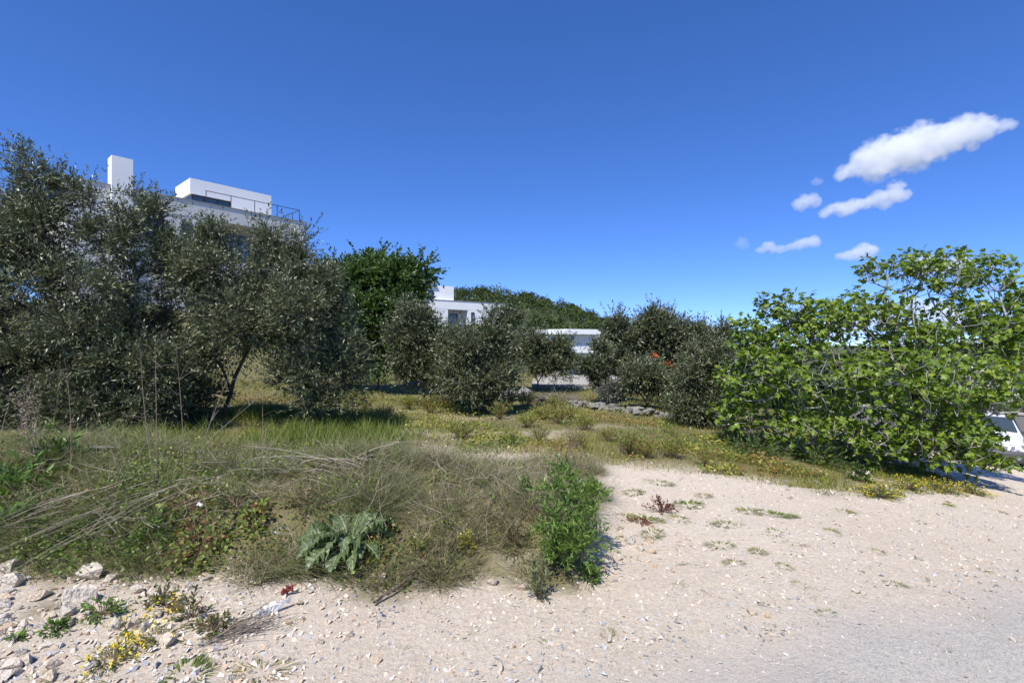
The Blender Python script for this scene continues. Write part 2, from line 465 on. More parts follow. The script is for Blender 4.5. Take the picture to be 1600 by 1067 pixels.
# ------------------------------------------------------------------ tree builder
def grow(base, targets, trunk, bf=.45, seg=.25, jit=.05, r_tip=.004, power=2.3, seed=0, bend=.5):
    """joins the targets to a trunk polyline by a balanced spanning tree with bent limbs; returns nodes, parents, radii"""
    r = np.random.default_rng(seed)
    nodes = [np.array(base, float)]; par = [-1]; plen = [0.]
    for p in trunk:
        p = np.array(p, float); d = np.linalg.norm(p - nodes[-1]); k = max(1, int(d / seg)); a = nodes[-1]
        for i in range(1, k + 1):
            q = a + (p - a) * i / k + r.normal(size=3) * jit * .5
            plen.append(plen[-1] + np.linalg.norm(q - nodes[-1])); par.append(len(nodes) - 1); nodes.append(q)
    start = len(nodes) - 1
    tg = np.asarray(targets, float)
    order = np.argsort(np.linalg.norm(tg - nodes[start], axis=1))
    tips = []
    A = np.zeros((len(tg) * 14 + len(nodes) + 10, 3)); A[:len(nodes)] = nodes
    L = np.zeros(len(A)); L[:len(nodes)] = plen
    for ti in order:
        t = tg[ti]; n = len(nodes)
        lo = max(0, start // 2)
        cost = np.linalg.norm(A[lo:n] - t, axis=1) + bf * L[lo:n]
        i = int(np.argmin(cost)) + lo
        d = np.linalg.norm(t - A[i])
        if d < 1e-3: tips.append(i); continue
        pd = norm(A[i] - A[par[i]]) if par[i] >= 0 else np.array([0, 0, 1.])
        c = A[i] + (pd * .6 + np.array([0, 0, .15])) * d * bend
        k = int(min(12, max(1, d / seg))); last = i
        for s in range(1, k + 1):
            u = s / k; q = (1 - u) ** 2 * A[i] + 2 * u * (1 - u) * c + u * u * t
            if s < k: q = q + r.normal(size=3) * jit * min(1, d)
            m = len(nodes); nodes.append(q); par.append(last); A[m] = q; L[m] = L[last] + np.linalg.norm(q - A[last]); last = m
        tips.append(last)
    n = len(nodes); P = A[:n].copy(); rad = np.zeros(n); par = np.array(par)
    rad[:] = 0
    has = np.zeros(n, bool); has[par[par >= 0]] = True
    acc = np.where(has, 0, r_tip ** power)
    for i in range(n - 1, 0, -1):
        acc[par[i]] += acc[i] * 1.0
    rad = acc ** (1 / power)
    return P, par, rad, np.array(tips)[np.argsort(order)] if len(tips) else np.array([])

def limb_geo(P, par, rad, rmax=9, rmin=0.0, col=(.5, .5, .5), taper=1.0):
    g = Geo(); n = len(P); rad = np.minimum(rad, rmax)
    main = {}
    for i in range(1, n):
        p = par[i]
        if p not in main or rad[i] > rad[main[p]]: main[p] = i
    for i in range(1, n):
        if rad[i] < rmin: continue
        p = par[i]
        if p >= 1 and main.get(p) == i and par[p] >= 0: continue       # drawn with its parent's run
        run = [p, i]
        while run[-1] in main and rad[main[run[-1]]] >= rmin: run.append(main[run[-1]])
        pts = P[run]; rr = rad[run].copy(); rr[0] = min(rr[0], rr[1] * 1.15)
        g.tube(pts, rr, 7 if rr.max() > .05 else (4 if rr.max() > .014 else 3), col)
    return g

LEAF_T = (np.array([(0, 0, 0), (-.5, .45, .06), (0, 1, -.04), (.5, .45, .06)]), np.array([(0, 3, 2), (0, 2, 1)]))
LEAF6_T = (np.array([(0, 0, 0), (-.42, .3, .08), (-.36, .68, .04), (0, 1, -.12), (.36, .68, .04), (.42, .3, .08)]), np.array([(0, 5, 4), (0, 4, 3), (0, 3, 2), (0, 2, 1)]))

def rand_dirs(n, up=0.0, out=None, w=0.0):
    d = norm(rng.normal(size=(n, 3)))
    d[:, 2] += up
    if out is not None: d = d + w * out
    return norm(d)

def perp(d):
    a = norm(rng.normal(size=d.shape)); a = a - (a * d).sum(1, keepdims=True) * d
    return norm(a)

def leafy_shoots(g, root, d, length, nl, size, width, cols, template=LEAF_T, spread=.75, curve=.12):
    """nl leaves along every shoot (root, d, length)"""
    n = len(root)
    t = np.repeat(np.linspace(.12, 1, nl)[None], n, 0) + rng.normal(size=(n, nl)) * .03
    side = perp(d)
    pos = root[:, None] + d[:, None] * (t * length[:, None])[..., None]
    pos[..., 2] -= curve * (t ** 2) * length[:, None]
    D = np.repeat(d[:, None], nl, 1).reshape(-1, 3)
    Pm = pos.reshape(-1, 3)
    rd = perp(D)
    ld = norm(D * (.55 + .5 * rng.random((len(D), 1))) + rd * spread)
    nn = norm(rng.normal(size=ld.shape) * .8 + np.array([0, 0, .7])); xx = norm(np.cross(ld, nn)); nn = np.cross(xx, ld)
    s = size * (.65 + .6 * rng.random(len(D)))
    S = np.stack([s * width, s, s * width], 1)
    pal = np.asarray(cols)
    c = pal[rng.integers(0, len(pal), len(D))] * (.75 + .5 * rng.random((len(D), 1)))
    g.scatter(*template, Pm, xx, ld, nn, S, c)

def lobe_px(u, v, y, ru, rv, rd=None):
    c = at(u, v, y); a, b = ru / F * y, rv / F * y
    return (np.array(c), np.array([a, rd if rd else .5 * (a + b), b]))

def roughen(lobes, seed=0):
    r = np.random.default_rng(seed); out = list(lobes)
    for c, a in lobes:
        for _ in range(2):
            d = norm(r.normal(size=(1, 3)))[0]; out.append((c + d * a * .8, a * (.38 + .25 * r.random())))
    return out

def in_lobes(lobes, n, inner=.5, shrink=0.0):
    """points spread through a union of ellipsoids, towards their outside"""
    vol = np.array([np.prod(r) ** .75 for c, r in lobes]); k = rng.choice(len(lobes), n * 3, p=vol / vol.sum())
    d = norm(rng.normal(size=(n * 3, 3))); rr = inner + (1 - inner) * rng.random((n * 3, 1)) ** .6
    C = np.array([c for c, r in lobes]); R = np.array([np.maximum(r - shrink, r * .3) for c, r in lobes])
    p = C[k] + d * rr * R[k]
    # drop points deep inside another lobe
    q = np.min(np.linalg.norm((p[:, None] - C[None]) / R[None], axis=2), axis=1)
    ok = (q > inner * .8) & (p[:, 2] > ground_z(p[:, 0], p[:, 1]) + .1)
    p = p[ok][:n]
    o = norm((p - C[k][ok][:n]) / R[k][ok][:n])
    return p, o

OLIVE = [(.088, .112, .046), (.115, .14, .06), (.066, .085, .034), (.155, .175, .098), (.098, .124, .05), (.20, .215, .14), (.056, .072, .028)]
def tree(name, label, base, trunk, lobes, clumps, shoots, nl, leaf, width, cols=OLIVE, crad=.34, mat='olive', bark='bark', group=None, r_tip=.0045, rmax=.2, template=LEAF_T, cat='tree', up=.45, seed=1, inner=.5, twigs=True, leaders=.6):
    root = empty(name, base, label, cat, group)
    b = np.array(base)
    C, O = in_lobes(roughen(lobes, seed), clumps, inner, crad * .95)
    P, par, rad, tips = grow(b, C, trunk, seed=seed, r_tip=r_tip)
    tg = limb_geo(P - b, par, rad, rmax)
    g = Geo()
    n = len(C) * shoots
    ci = np.repeat(np.arange(len(C)), shoots)
    cr = crad * (.6 + .8 * rng.random(len(C)))
    d = rand_dirs(n, up, O[ci], .55)
    root_p = C[ci] + d * (cr[ci] * (.05 + .35 * rng.random(n)))[:, None] - b
    ln = cr[ci] * (.6 + .6 * rng.random(n))
    leafy_shoots(g, root_p, d, ln, nl, leaf, width, cols, template)
    if leaders:                                         # long upright shoots that break the outline
        up_i = np.where(O[:, 2] > .1)[0]; k = rng.choice(up_i, int(len(C) * leaders)) if len(up_i) else np.array([], int)
        if len(k):
            dl = norm(O[k] * .45 + np.array([0, 0, .9]) + .35 * rng.normal(size=(len(k), 3))); l2 = crad * (1.2 + 1.3 * rng.random(len(k)))
            leafy_shoots(g, C[k] - b, dl, l2, int(nl * 2.2), leaf * .95, width, cols, template, .6)
            for q in range(len(k)): tg.tube([C[k[q]] - b, C[k[q]] - b + dl[q] * l2[q] * .9], [.005, .002], 3)
    if twigs:
        s = rng.random(n) < .3
        e = root_p[s] + d[s] * ln[s][:, None] * .8; a = C[ci][s] - b
        dd = norm(e - a); xx_ = perp(dd); zz_ = np.cross(xx_, dd)
        tw = (np.array([(-1, 0, -.5), (1, 0, -.5), (0, 0, 1), (0, 1, 0)]), np.array([(0, 1, 3), (1, 2, 3), (2, 0, 3)]))
        L_ = np.linalg.norm(e - a, axis=1)
        tg.scatter(*tw, a, xx_, dd, zz_, np.stack([np.full(len(L_), .004), L_, np.full(len(L_), .004)], 1), np.full((len(L_), 3), .5))
    tg.build("trunk", M[bark], root, True)
    tag(g.build("crown", M[mat], root), kind="stuff")
    return root

# ------------------------------------------------------------------ wooded hill and far ridges
def hill_z(x, y):
    prof = np.interp(x, [-140, -90, -45, -10, 5, 18, 30, 42, 55, 75, 110], [15, 20, 21.5, 21.4, 20.0, 16.5, 12.5, 8.0, 3.5, -1, -5])
    return -5 + (prof + 5) * sstep(95, 205, y) * (1 - sstep(260, 420, y)) + 1.2 * (fbm(x, y, 22, 2, 6) - .5)
hx = np.linspace(-150, 112, 90); hy = np.linspace(92, 430, 70)
HX, HY = np.meshgrid(hx, hy); HZ = hill_z(HX, HY)
nx, ny = len(hx), len(hy)
ii, jj = np.meshgrid(np.arange(ny - 1), np.arange(nx - 1), indexing='ij'); q0 = (ii * nx + jj).ravel()
T = np.concatenate([np.stack([q0, q0 + 1, q0 + nx + 1], 1), np.stack([q0, q0 + nx + 1, q0 + nx], 1)])
M['hill'] = noise_mat("hill_scrub", (.03, .042, .016), (.07, .08, .035), .15, .95, .5, 1.5, dist=.3)
g = Geo(); g.add(np.stack([HX, HY, HZ], -1).reshape(-1, 3), T)
tag(g.build("hill", M['hill'], smooth=True), "low hill covered in pine wood behind the houses", kind="structure")

PINE = [(.038, .062, .016), (.05, .078, .019), (.066, .092, .024), (.03, .05, .014), (.08, .10, .028)]
def pine_crown(g, c, w, h, n, flat=.55):
    d = norm(rng.normal(size=(n, 3))); d[:, 2] = np.abs(d[:, 2]) * .95 - .15
    lump = .75 + .35 * np.sin(d[:, 0] * 5 + c[0]) * np.cos(d[:, 1] * 5 + c[1])
    p = np.array(c) + d * (lump * (.72 + .32 * rng.random(n)))[:, None] * np.array([w, w, h])
    nn = norm(d + .7 * rng.normal(size=d.shape)); x_ = perp(nn); y_ = np.cross(nn, x_)
    s = (.16 + .16 * rng.random(n)) * w ** .5
    pal = np.array(PINE)[rng.integers(0, len(PINE))] * (.7 + .7 * rng.random())
    cc = pal * (.7 + .6 * rng.random((n, 1)))
    g.scatter(*LEAF_T, p - y_ * s[:, None] * .5, x_, y_, nn, np.stack([s * 1.3, s * 1.3, s * 2], 1), cc)
g = Geo(); cnt = 0
for _ in range(2600):
    y = 100 + 125 * rng.random(); x = -75 + 150 * rng.random()
    if x / y > .40 or x / y < -.24: continue
    z = hill_z(x, y)
    w = 1.3 + 2.0 * rng.random() ** 1.5; h = w * (.85 + .6 * rng.random())
    pine_crown(g, (x, y, z + .6 + 2.6 * rng.random() ** 2), w, h, 54)
    cnt += 1
for _ in range(70):                                     # taller crowns that break the ridge line
    x = -60 + 105 * rng.random(); y = 185 + 30 * rng.random(); w = 2.0 + 1.6 * rng.random(); pine_crown(g, (x, y, float(hill_z(x, y)) + 1.5 + 1.8 * rng.random()), w, w * (.9 + .5 * rng.random()), 90)
tag(g.build("pine_wood", M['pine']), "dense dark green pine wood covering the hill", kind="stuff")
for u, v, w, h, lab in ((829, 457, 2.3, 3.0, "rounded pine standing highest on the wooded ridge, left of its two neighbours"),
                        (856, 466, 2.4, 2.6, "middle pine of three standing above the wooded ridge"),
                        (894, 473, 2.2, 2.5, "lone rounded pine lowest on the ridge above the small white house"),
                        (816, 461, 1.1, 1.8, "small slim pine just left of the highest pine on the ridge")):
    y = 196.; p = at(u, v, y); x = p.x; zb = float(hill_z(x, y))
    r = empty("pine_tree", (x, y, zb), lab, "tree", "pines on the ridge")
    top = p.z - zb
    g = Geo(); g.tube([(0, 0, -.5), (.1, 0, top * .5), (0, 0, top - h * .3)], [.28, .2, .1], 6); g.build("trunk", M['bark'], r)
    g = Geo()
    for k in range(5):
        pine_crown(g, ((rng.random() - .5) * w, (rng.random() - .5) * w, top - h * (.45 + .4 * rng.random())), w * .62, h * .5, 150)
    pine_crown(g, (0, 0, top - h * .35), w * .6, h * .45, 160)
    tag(g.build("crown", M['pine'], r), kind="stuff")

M['farhill'] = noise_mat("far_hillside", (.06, .075, .045), (.13, .13, .09), .01, 1, 0)
g = Geo(); xs = np.linspace(500, 5200, 60); 
zt = -8 + 60 * fbm(xs, xs * 0, 900, 3, 2) * sstep(500, 1500, xs)
a = np.stack([xs, 3000 + 0 * xs, np.full(60, -12.)], 1); b = np.stack([xs, 3400 + 0 * xs, zt], 1); c = np.stack([xs, 4200 + 0 * xs, np.full(60, -12.)], 1)
V = np.concatenate([a, b, c]); T = []
for i in range(59):
    for o in (0, 60): T += [(o + i, o + i + 1, o + i + 61), (o + i, o + i + 61, o + i + 60)]
g.add(V, T); tag(g.build("far_hills", M['farhill'], smooth=True), "low far hills along the horizon", kind="structure")

# ------------------------------------------------------------------ clouds
def cloud(label, blobs, y, dens, wisp=1.7, soft=.14, k=1.05):
    s = y / F
    dn = []
    for i, b in enumerate(blobs):
        dn.append((b[0], b[1], b[2] * k))
        if i + 1 < len(blobs):
            c = blobs[i + 1]
            for f in (.33, .67):
                r_ = (b[2] * (1 - f) + c[2] * f); dn.append((b[0] * (1 - f) + c[0] * f + rng.normal() * r_ * .2, b[1] * (1 - f) + c[1] * f + rng.normal() * r_ * .28, r_ * (.75 + .4 * rng.random()) * k))
    blobs = dn
    cu = np.mean([b[0] for b in blobs]); cv = np.mean([b[1] for b in blobs])
    bl = [np.array([b[0] - cu, (b[3] if len(b) > 3 else 0), cv - b[1], b[2]]) for b in blobs]
    bm = bmesh.new()
    for b in bl:
        bmesh.ops.create_icosphere(bm, subdivisions=3, radius=b[3] * 1.28, matrix=Matrix.Translation(b[:3]))
    me = bpy.data.meshes.new("cloud"); bm.to_mesh(me); bm.free()
    o = bpy.data.objects.new("cloud", me); COL.objects.link(o)
    o.location = at(cu, cv, y); o.scale = (s, s, s * .92)
    md = o.modifiers.new("skin", 'REMESH'); md.mode = 'VOXEL'; md.voxel_size = max(.9, min(b[3] for b in bl) * .3)
    m, n, l = new_mat("cloud_vapour")
    out = n.new("ShaderNodeOutputMaterial"); pv = n.new("ShaderNodeVolumePrincipled")
    pv.inputs["Color"].default_value = (.995, .995, 1, 1); pv.inputs["Anisotropy"].default_value = .0
    tc = n.new("ShaderNodeTexCoord")
    nz0 = n.new("ShaderNodeTexNoise"); nz0.inputs["Scale"].default_value = .075; nz0.inputs["Detail"].default_value = 5; nz0.inputs["Roughness"].default_value = .6
    l.new(tc.outputs["Object"], nz0.inputs["Vector"])
    cur = None
    for b in bl:
        d = n.new("ShaderNodeVectorMath"); d.operation = 'DISTANCE'; d.inputs[1].default_value = b[:3]
        l.new(tc.outputs["Object"], d.inputs[0])
        f = n.new("ShaderNodeMath"); f.operation = 'MULTIPLY_ADD'; f.inputs[1].default_value = -1 / (b[3] * 1.28); f.inputs[2].default_value = 1
        l.new(d.outputs["Value"], f.inputs[0])
        if cur is None: cur = f.outputs[0]
        else:
            x = n.new("ShaderNodeMath"); x.operation = 'SMOOTH_MAX'; x.inputs[2].default_value = .15
            l.new(cur, x.inputs[0]); l.new(f.outputs[0], x.inputs[1]); cur = x.outputs[0]
    ns = n.new("ShaderNodeMath"); ns.operation = 'MULTIPLY_ADD'; ns.inputs[1].default_value = wisp; ns.inputs[2].default_value = -wisp * .5 - soft
    l.new(nz0.outputs[0], ns.inputs[0])
    ad = n.new("ShaderNodeMath"); ad.operation = 'ADD'; l.new(cur, ad.inputs[0]); l.new(ns.outputs[0], ad.inputs[1])
    mp = n.new("ShaderNodeMapRange"); mp.inputs[1].default_value = 0; mp.inputs[2].default_value = .35; mp.inputs[3].default_value = 0; mp.inputs[4].default_value = dens
    l.new(ad.outputs[0], mp.inputs[0]); l.new(mp.outputs[0], pv.inputs["Density"])
    l.new(pv.outputs[0], out.inputs["Volume"])
    me.materials.append(m)
    return tag(o, label, "cloud", "small clouds in the blue sky")
CY = 2400
cloud("largest white cloud, long and slanting up towards the edge of the sky",
      [(1312, 279, 9), (1330, 270, 12), (1347, 258, 17), (1372, 243, 25), (1400, 243, 27), (1431, 240, 27), (1462, 226, 26), (1494, 211, 24), (1523, 204, 21), (1545, 195, 14), (1518, 228, 9), (1562, 196, 9), (1580, 193, 8)], CY, .018)
cloud("second longest cloud, a slanting flat streak just under the largest cloud",
      [(1287, 336, 7), (1310, 327, 11), (1337, 321, 11), (1366, 313, 12), (1394, 304, 14), (1416, 304, 9), (1392, 292, 8)], CY, .02)
cloud("small round puff of cloud left of the slanting streak", [(1246, 318, 8), (1257, 313, 11), (1270, 310, 9), (1275, 318, 7)], CY, .016)
cloud("tiniest wisp of cloud beside the tip of the largest cloud", [(1274, 283, 6), (1281, 284, 5)], CY, .008)
cloud("low cloud in two joined humps left of the peaked cloud", [(1187, 391, 6), (1204, 386, 9), (1222, 387, 6), (1238, 385, 7), (1256, 381, 9), (1274, 377, 9)], CY, .016)
cloud("small peaked cloud just above the fig tree's crown", [(1311, 402, 6), (1331, 397, 10), (1350, 390, 13), (1362, 392, 9)], CY, .018)
cloud("faintest smudge of cloud, farthest from the fig tree", [(1158, 378, 9), (1164, 384, 7)], CY, .005)
cloud("cloud half hidden behind the top leaves of the fig tree", [(1432, 420, 14), (1452, 414, 16), (1478, 418, 12), (1496, 412, 14), (1515, 418, 9)], CY, .018)
cloud("low white cloud bank seen through the middle of the fig tree", [(1290, 512, 16), (1325, 508, 18), (1380, 500, 16), (1425, 478, 18), (1460, 490, 20), (1500, 500, 20), (1540, 505, 18), (1350, 503, 16), (1402, 490, 16)], CY * 1.5, .008)

# ------------------------------------------------------------------ houses
class House:
    def __init__(self, name, label, x, y, d, zbase):
        self.d = np.array(d) / np.hypot(*d); self.p = np.array([x, y]); self.zb = zbase
        self.root = empty(name, (x, y, zbase), label, "house", "white modern houses", math.atan2(self.d[1], self.d[0]))
    def s(self, u, yl=0.0):
        """distance along the front, on the line yl metres behind it, of a photograph column"""
        k = (u - 800) / F; d = self.d; inw = np.array([-d[1], d[0]]); q = self.p + inw * yl
        return (k * q[1] - q[0]) / (d[0] - k * d[1])
    def y(self, s, yl=0.0):
        return self.p[1] + self.d[1] * s + self.d[0] * yl
    def z(self, u, v, yl=0.0):
        return EYE + (HOR - v) / F * self.y(self.s(u, yl), yl) - self.zb
    def depth(self, s, u):
        """how far behind the front, at distance s along it, a column is met"""
        k = (u - 800) / F; d = self.d; inw = np.array([-d[1], d[0]]); q = self.p + d * s
        return (k * q[1] - q[0]) / (inw[0] - k * inw[1])
    def box(self, name, lo, hi, mat, parent=None):
        g = Geo(); g.box(lo, hi); return g.build(name, M[mat], parent or self.root)
    def window(self, x0, x1, z0, z1, yl, mull=1, t=.07):
        fr = Geo(); n = mull + 1
        fr.box((x0, yl - .04, z0), (x0 + t, yl + .05, z1)); fr.box((x1 - t, yl - .04, z0), (x1, yl + .05, z1))
        fr.box((x0 + t, yl - .04, z0), (x1 - t, yl + .05, z0 + t)); fr.box((x0 + t, yl - .04, z1 - t), (x1 - t, yl + .05, z1))
        for i in range(1, n):
            c = x0 + (x1 - x0) * i / n; fr.box((c - t / 2, yl - .035, z0 + t), (c + t / 2, yl + .045, z1 - t))
        w = fr.build("window", M['frame'], self.root)
        for i in range(n):
            a, b = x0 + (x1 - x0) * i / n, x0 + (x1 - x0) * (i + 1) / n
            p = Geo(); p.box((a + t * .6, yl, z0 + t * .6), (b - t * .6, yl + .02, z1 - t * .6)); p.build("pane", M['glass'], w)
        return w

# the tall house behind the big olives
h = House("modern_house", "tall white flat-roofed house with a square chimney, behind the big olive trees", -16.25, 40, (.659, .753), 2.6)
zp = h.z(475, 348)                                     # top of the parapet
s346, s420 = h.s(346), h.s(420)
L0 = h.s(104)
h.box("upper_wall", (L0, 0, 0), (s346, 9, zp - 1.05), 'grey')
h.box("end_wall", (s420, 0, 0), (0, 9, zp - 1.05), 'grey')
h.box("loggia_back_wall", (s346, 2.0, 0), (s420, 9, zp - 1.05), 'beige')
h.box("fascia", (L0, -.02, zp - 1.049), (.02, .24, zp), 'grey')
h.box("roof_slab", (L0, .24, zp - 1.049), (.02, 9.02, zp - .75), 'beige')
h.box("side_parapet", (-.22, .241, zp - .749), (.02, 9.02, zp), 'grey')
h.box("coping", (L0, -.07, zp + .002), (.07, .30, zp + .06), 'coping')
sc0, sc1 = h.s(174.5, -.25), h.s(208, -.25)
zc = h.z(200, 248, -.25)
h.box("chimney", (sc0, -.25, 0), (sc1, .75, zc), 'white')
# penthouse with the corner window
YB = 2.4
sb0, sb1 = h.s(297, YB), h.s(424, YB)
zb1 = h.z(297, 278, YB); zw = h.z(300, 302.5, YB); dB = h.depth(sb0, 274)
h.box("penthouse_top", (sb0, YB, zw), (sb1, dB, zb1), 'white')
sw1 = h.s(361, YB)
h.box("penthouse_wall", (sw1, YB, zp - .74), (sb1, dB, zw - .001), 'white')
h.box("penthouse_core", (sb0 + 1.2, YB + 1.0, zp - .74), (sw1 - .001, dB - .3, zw - .001), 'grey')
h.window(sb0 + .12, sw1 - .02, zp - .7, zw - .03, YB + .12, 2)
g = Geo(); g.box((sb0 + .12, YB + .2, zp - .7), (sb0 + .16, dB - .6, zw - .03)); g.build("side_pane", M['glass'], h.root)
# railing
rail = Geo(); zr = zp + .9; posts = [h.s(u, .12) for u in (322, 361, 398, 433, 468)]
rail.box((posts[0] - .02, .10, zr), (posts[-1] + .02, .14, zr + .04)); 
dr = min(h.depth(posts[-1], 446), 6)
rail.box((posts[-1] - .02, .141, zr), (posts[-1] + .02, dr, zr + .04))
ro = rail.build("railing", M['frame'], h.root)
for s_ in posts:
    p = Geo(); p.box((s_ - .02, .1, zp + .06), (s_ + .02, .14, zr - .001)); p.build("post", M['frame'], ro)
for f_ in (.5, 1):
    p = Geo(); p.box((posts[-1] - .02, .12 + (dr - .14) * f_ - .02, zp), (posts[-1] + .02, .12 + (dr - .14) * f_ + .02, zr - .001)); p.build("post", M['frame'], ro)
zs = zp - 1.05
h.window(h.s(284), h.s(299), zs - 1.9, zs - .35, -.02, 0)
h.window(s346 + .3, s420 - .6, zs - 2.5, zs - .35, 1.94, 2)
h.window(h.s(228), h.s(262), zs - 2.0, zs - .5, -.02, 1)
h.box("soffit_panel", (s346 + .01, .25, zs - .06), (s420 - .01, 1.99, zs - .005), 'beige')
h.box("loggia_parapet", (s346 + .01, .02, zs - 3.6), (s420 - .01, .2, zs - 2.6), 'white')

# the house between the dark tree and the middle olives
h = House("modern_house", "white stepped house with a roof tower, partly hidden behind the middle olive trees", (709 - 800) / F * 55, 55, (.84, .54), -1.0)
zr = h.z(709, 470.5); zt = h.z(709, 448, .6); zsf = h.z(715, 481)
sr0, sr1 = h.s(700), h.s(731); sR = h.s(786)
h.box("wall", (sr1, 0, 0), (sR, 8, zr - .9), 'white')
h.box("wall", (-9, 0, 0), (sr0, 8, zr - .9), 'white')
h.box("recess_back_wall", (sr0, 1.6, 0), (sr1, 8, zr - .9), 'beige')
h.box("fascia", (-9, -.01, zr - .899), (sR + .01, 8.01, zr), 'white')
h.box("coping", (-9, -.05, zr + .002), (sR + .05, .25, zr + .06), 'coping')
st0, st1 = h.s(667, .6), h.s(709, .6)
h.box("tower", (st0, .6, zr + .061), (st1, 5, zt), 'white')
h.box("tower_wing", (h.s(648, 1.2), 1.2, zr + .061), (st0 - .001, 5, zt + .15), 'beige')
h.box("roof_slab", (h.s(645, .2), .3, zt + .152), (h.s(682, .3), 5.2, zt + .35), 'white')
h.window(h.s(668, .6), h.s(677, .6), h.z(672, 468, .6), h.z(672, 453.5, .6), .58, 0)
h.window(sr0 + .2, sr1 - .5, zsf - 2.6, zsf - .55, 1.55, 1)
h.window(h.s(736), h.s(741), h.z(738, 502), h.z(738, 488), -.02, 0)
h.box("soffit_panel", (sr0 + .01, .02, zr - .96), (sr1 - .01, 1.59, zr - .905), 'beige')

# the small far house with the deep roof band
h = House("modern_house", "small far white house with a deep roof band and balcony, between the olive clumps", (886 - 800) / F * 85, 85, (.93, .36), -4.2)
zt = h.z(890, 514); zf = h.z(890, 522); zb0 = h.z(890, 541); zb1 = h.z(890, 551.5)
def prism(pts, z0, z1):
    g = Geo(); n = len(pts); V = [(x, y, z0) for x, y in pts] + [(x, y, z1) for x, y in pts]; T = []
    for i in range(n):
        j = (i + 1) % n; T += [(i, j, n + j), (i, n + j, n + i)]
    for i in range(1, n - 1): T += [(0, i + 1, i), (n, n + i, n + i + 1)]
    g.add(V, T); return g
sE = h.s(938.5)
prism([(-2.2, 2.6), (0, 0), (sE, 0), (sE, 9), (-2.2, 9)], zf, zt).build("roof_band", M['white'], h.root)
prism([(-1.7, 2.9), (.3, 1.9), (sE - .05, 1.9), (sE - .05, 8.9), (-1.7, 8.9)], 0, zf - .001).build("wall", M['white'], h.root)
prism([(-.6, 1.0), (.1, .1), (sE - .1, .1), (sE - .1, .3), (.2, .3), (-.4, 1.1)], zb1, zb0).build("balcony_front", M['white'], h.root)
prism([(-.5, 1.1), (.2, .301), (sE - .1, .301), (sE - .1, 1.89), (-.5, 1.89)], zb1 - .25, zb1 - .05).build("balcony_floor", M['grey'], h.root)
h.box("side_fin", (sE - .45, .05, zb0 + .001), (sE - .06, 1.88, zf - .002), 'white')
h.window(h.s(870, 2), h.s(883, 2), zb0 - 1.0, zf - .3, 1.86, 0)
h.window(h.s(892, 1.9), h.s(897, 1.9), zb0 + .2, zf - .3, 1.86, 0)
h.window(h.s(900, 1.9), h.s(915, 1.9), .3, zb1 - .6, 1.86, 0)

# ------------------------------------------------------------------ trees
A = 8.6
lobesA = [lobe_px(*a) for a in ((50, 272, A, 34, 46, .45), (38, 322, A, 48, 54), (100, 296, A, 40, 46, .5), (140, 318, A, 30, 40, .45), (80, 372, A, 96, 76), (165, 390, A, 60, 66),
          (20, 470, A + .3, 110, 90), (120, 480, A - .4, 100, 90), (-70, 480, A, 100, 150), (60, 580, A - .3, 130, 80), (170, 560, A, 80, 90), (-60, 600, A, 90, 70), (240, 590, A - .2, 70, 76), (30, 640, A - .2, 90, 56), (130, 640, A - .3, 90, 56), (215, 650, A - .4, 60, 50))]
bA = on_ground(-7.2, 8.9)
tree("olive_tree", "largest grey-green olive tree with a pointed top, nearest the edge of the lot", bA, [bA + Vector((.15, 0, .6)), bA + Vector((.1, -.1, 1.1))], lobesA, 520, 28, 12, .076, .27, crad=.34, seed=11, group="olive trees on the lot", rmax=.17)
B = 9.4
lobesB = [lobe_px(*a) for a in ((205, 322, B, 22, 34, .35), (243, 346, B, 30, 34, .4), (275, 395, B, 60, 52), (332, 374, B, 28, 36, .4), (345, 436, B, 70, 60), (418, 384, B, 20, 34, .3), (425, 444, B, 52, 60), (466, 414, B, 30, 34, .4),
          (500, 455, B, 56, 60), (250, 470, B + .3, 80, 90), (370, 500, B - .2, 80, 66), (470, 520, B - .3, 80, 70), (530, 520, B, 44, 70), (505, 585, B - .5, 42, 44, .4), (290, 560, B, 60, 60), (545, 570, B - .2, 34, 42, .3), (230, 620, B, 60, 60), (290, 630, B - .1, 50, 60), (490, 590, B - .4, 62, 58, .6), (535, 580, B - .3, 50, 56, .5), (500, 625, B - .5, 46, 36, .45), (430, 520, B - .2, 60, 56, .6))]
bB = on_ground(-5.5, 9.7)
tree("olive_tree", "broad olive tree with a leaning dark trunk, beside the dense dark green tree", bB, [bB + Vector((.12, 0, .5)), bB + Vector((.42, -.05, 1.15)), bB + Vector((.55, -.1, 1.6))], lobesB, 460, 28, 12, .076, .27, crad=.34, seed=12, group="olive trees on the lot", rmax=.15)

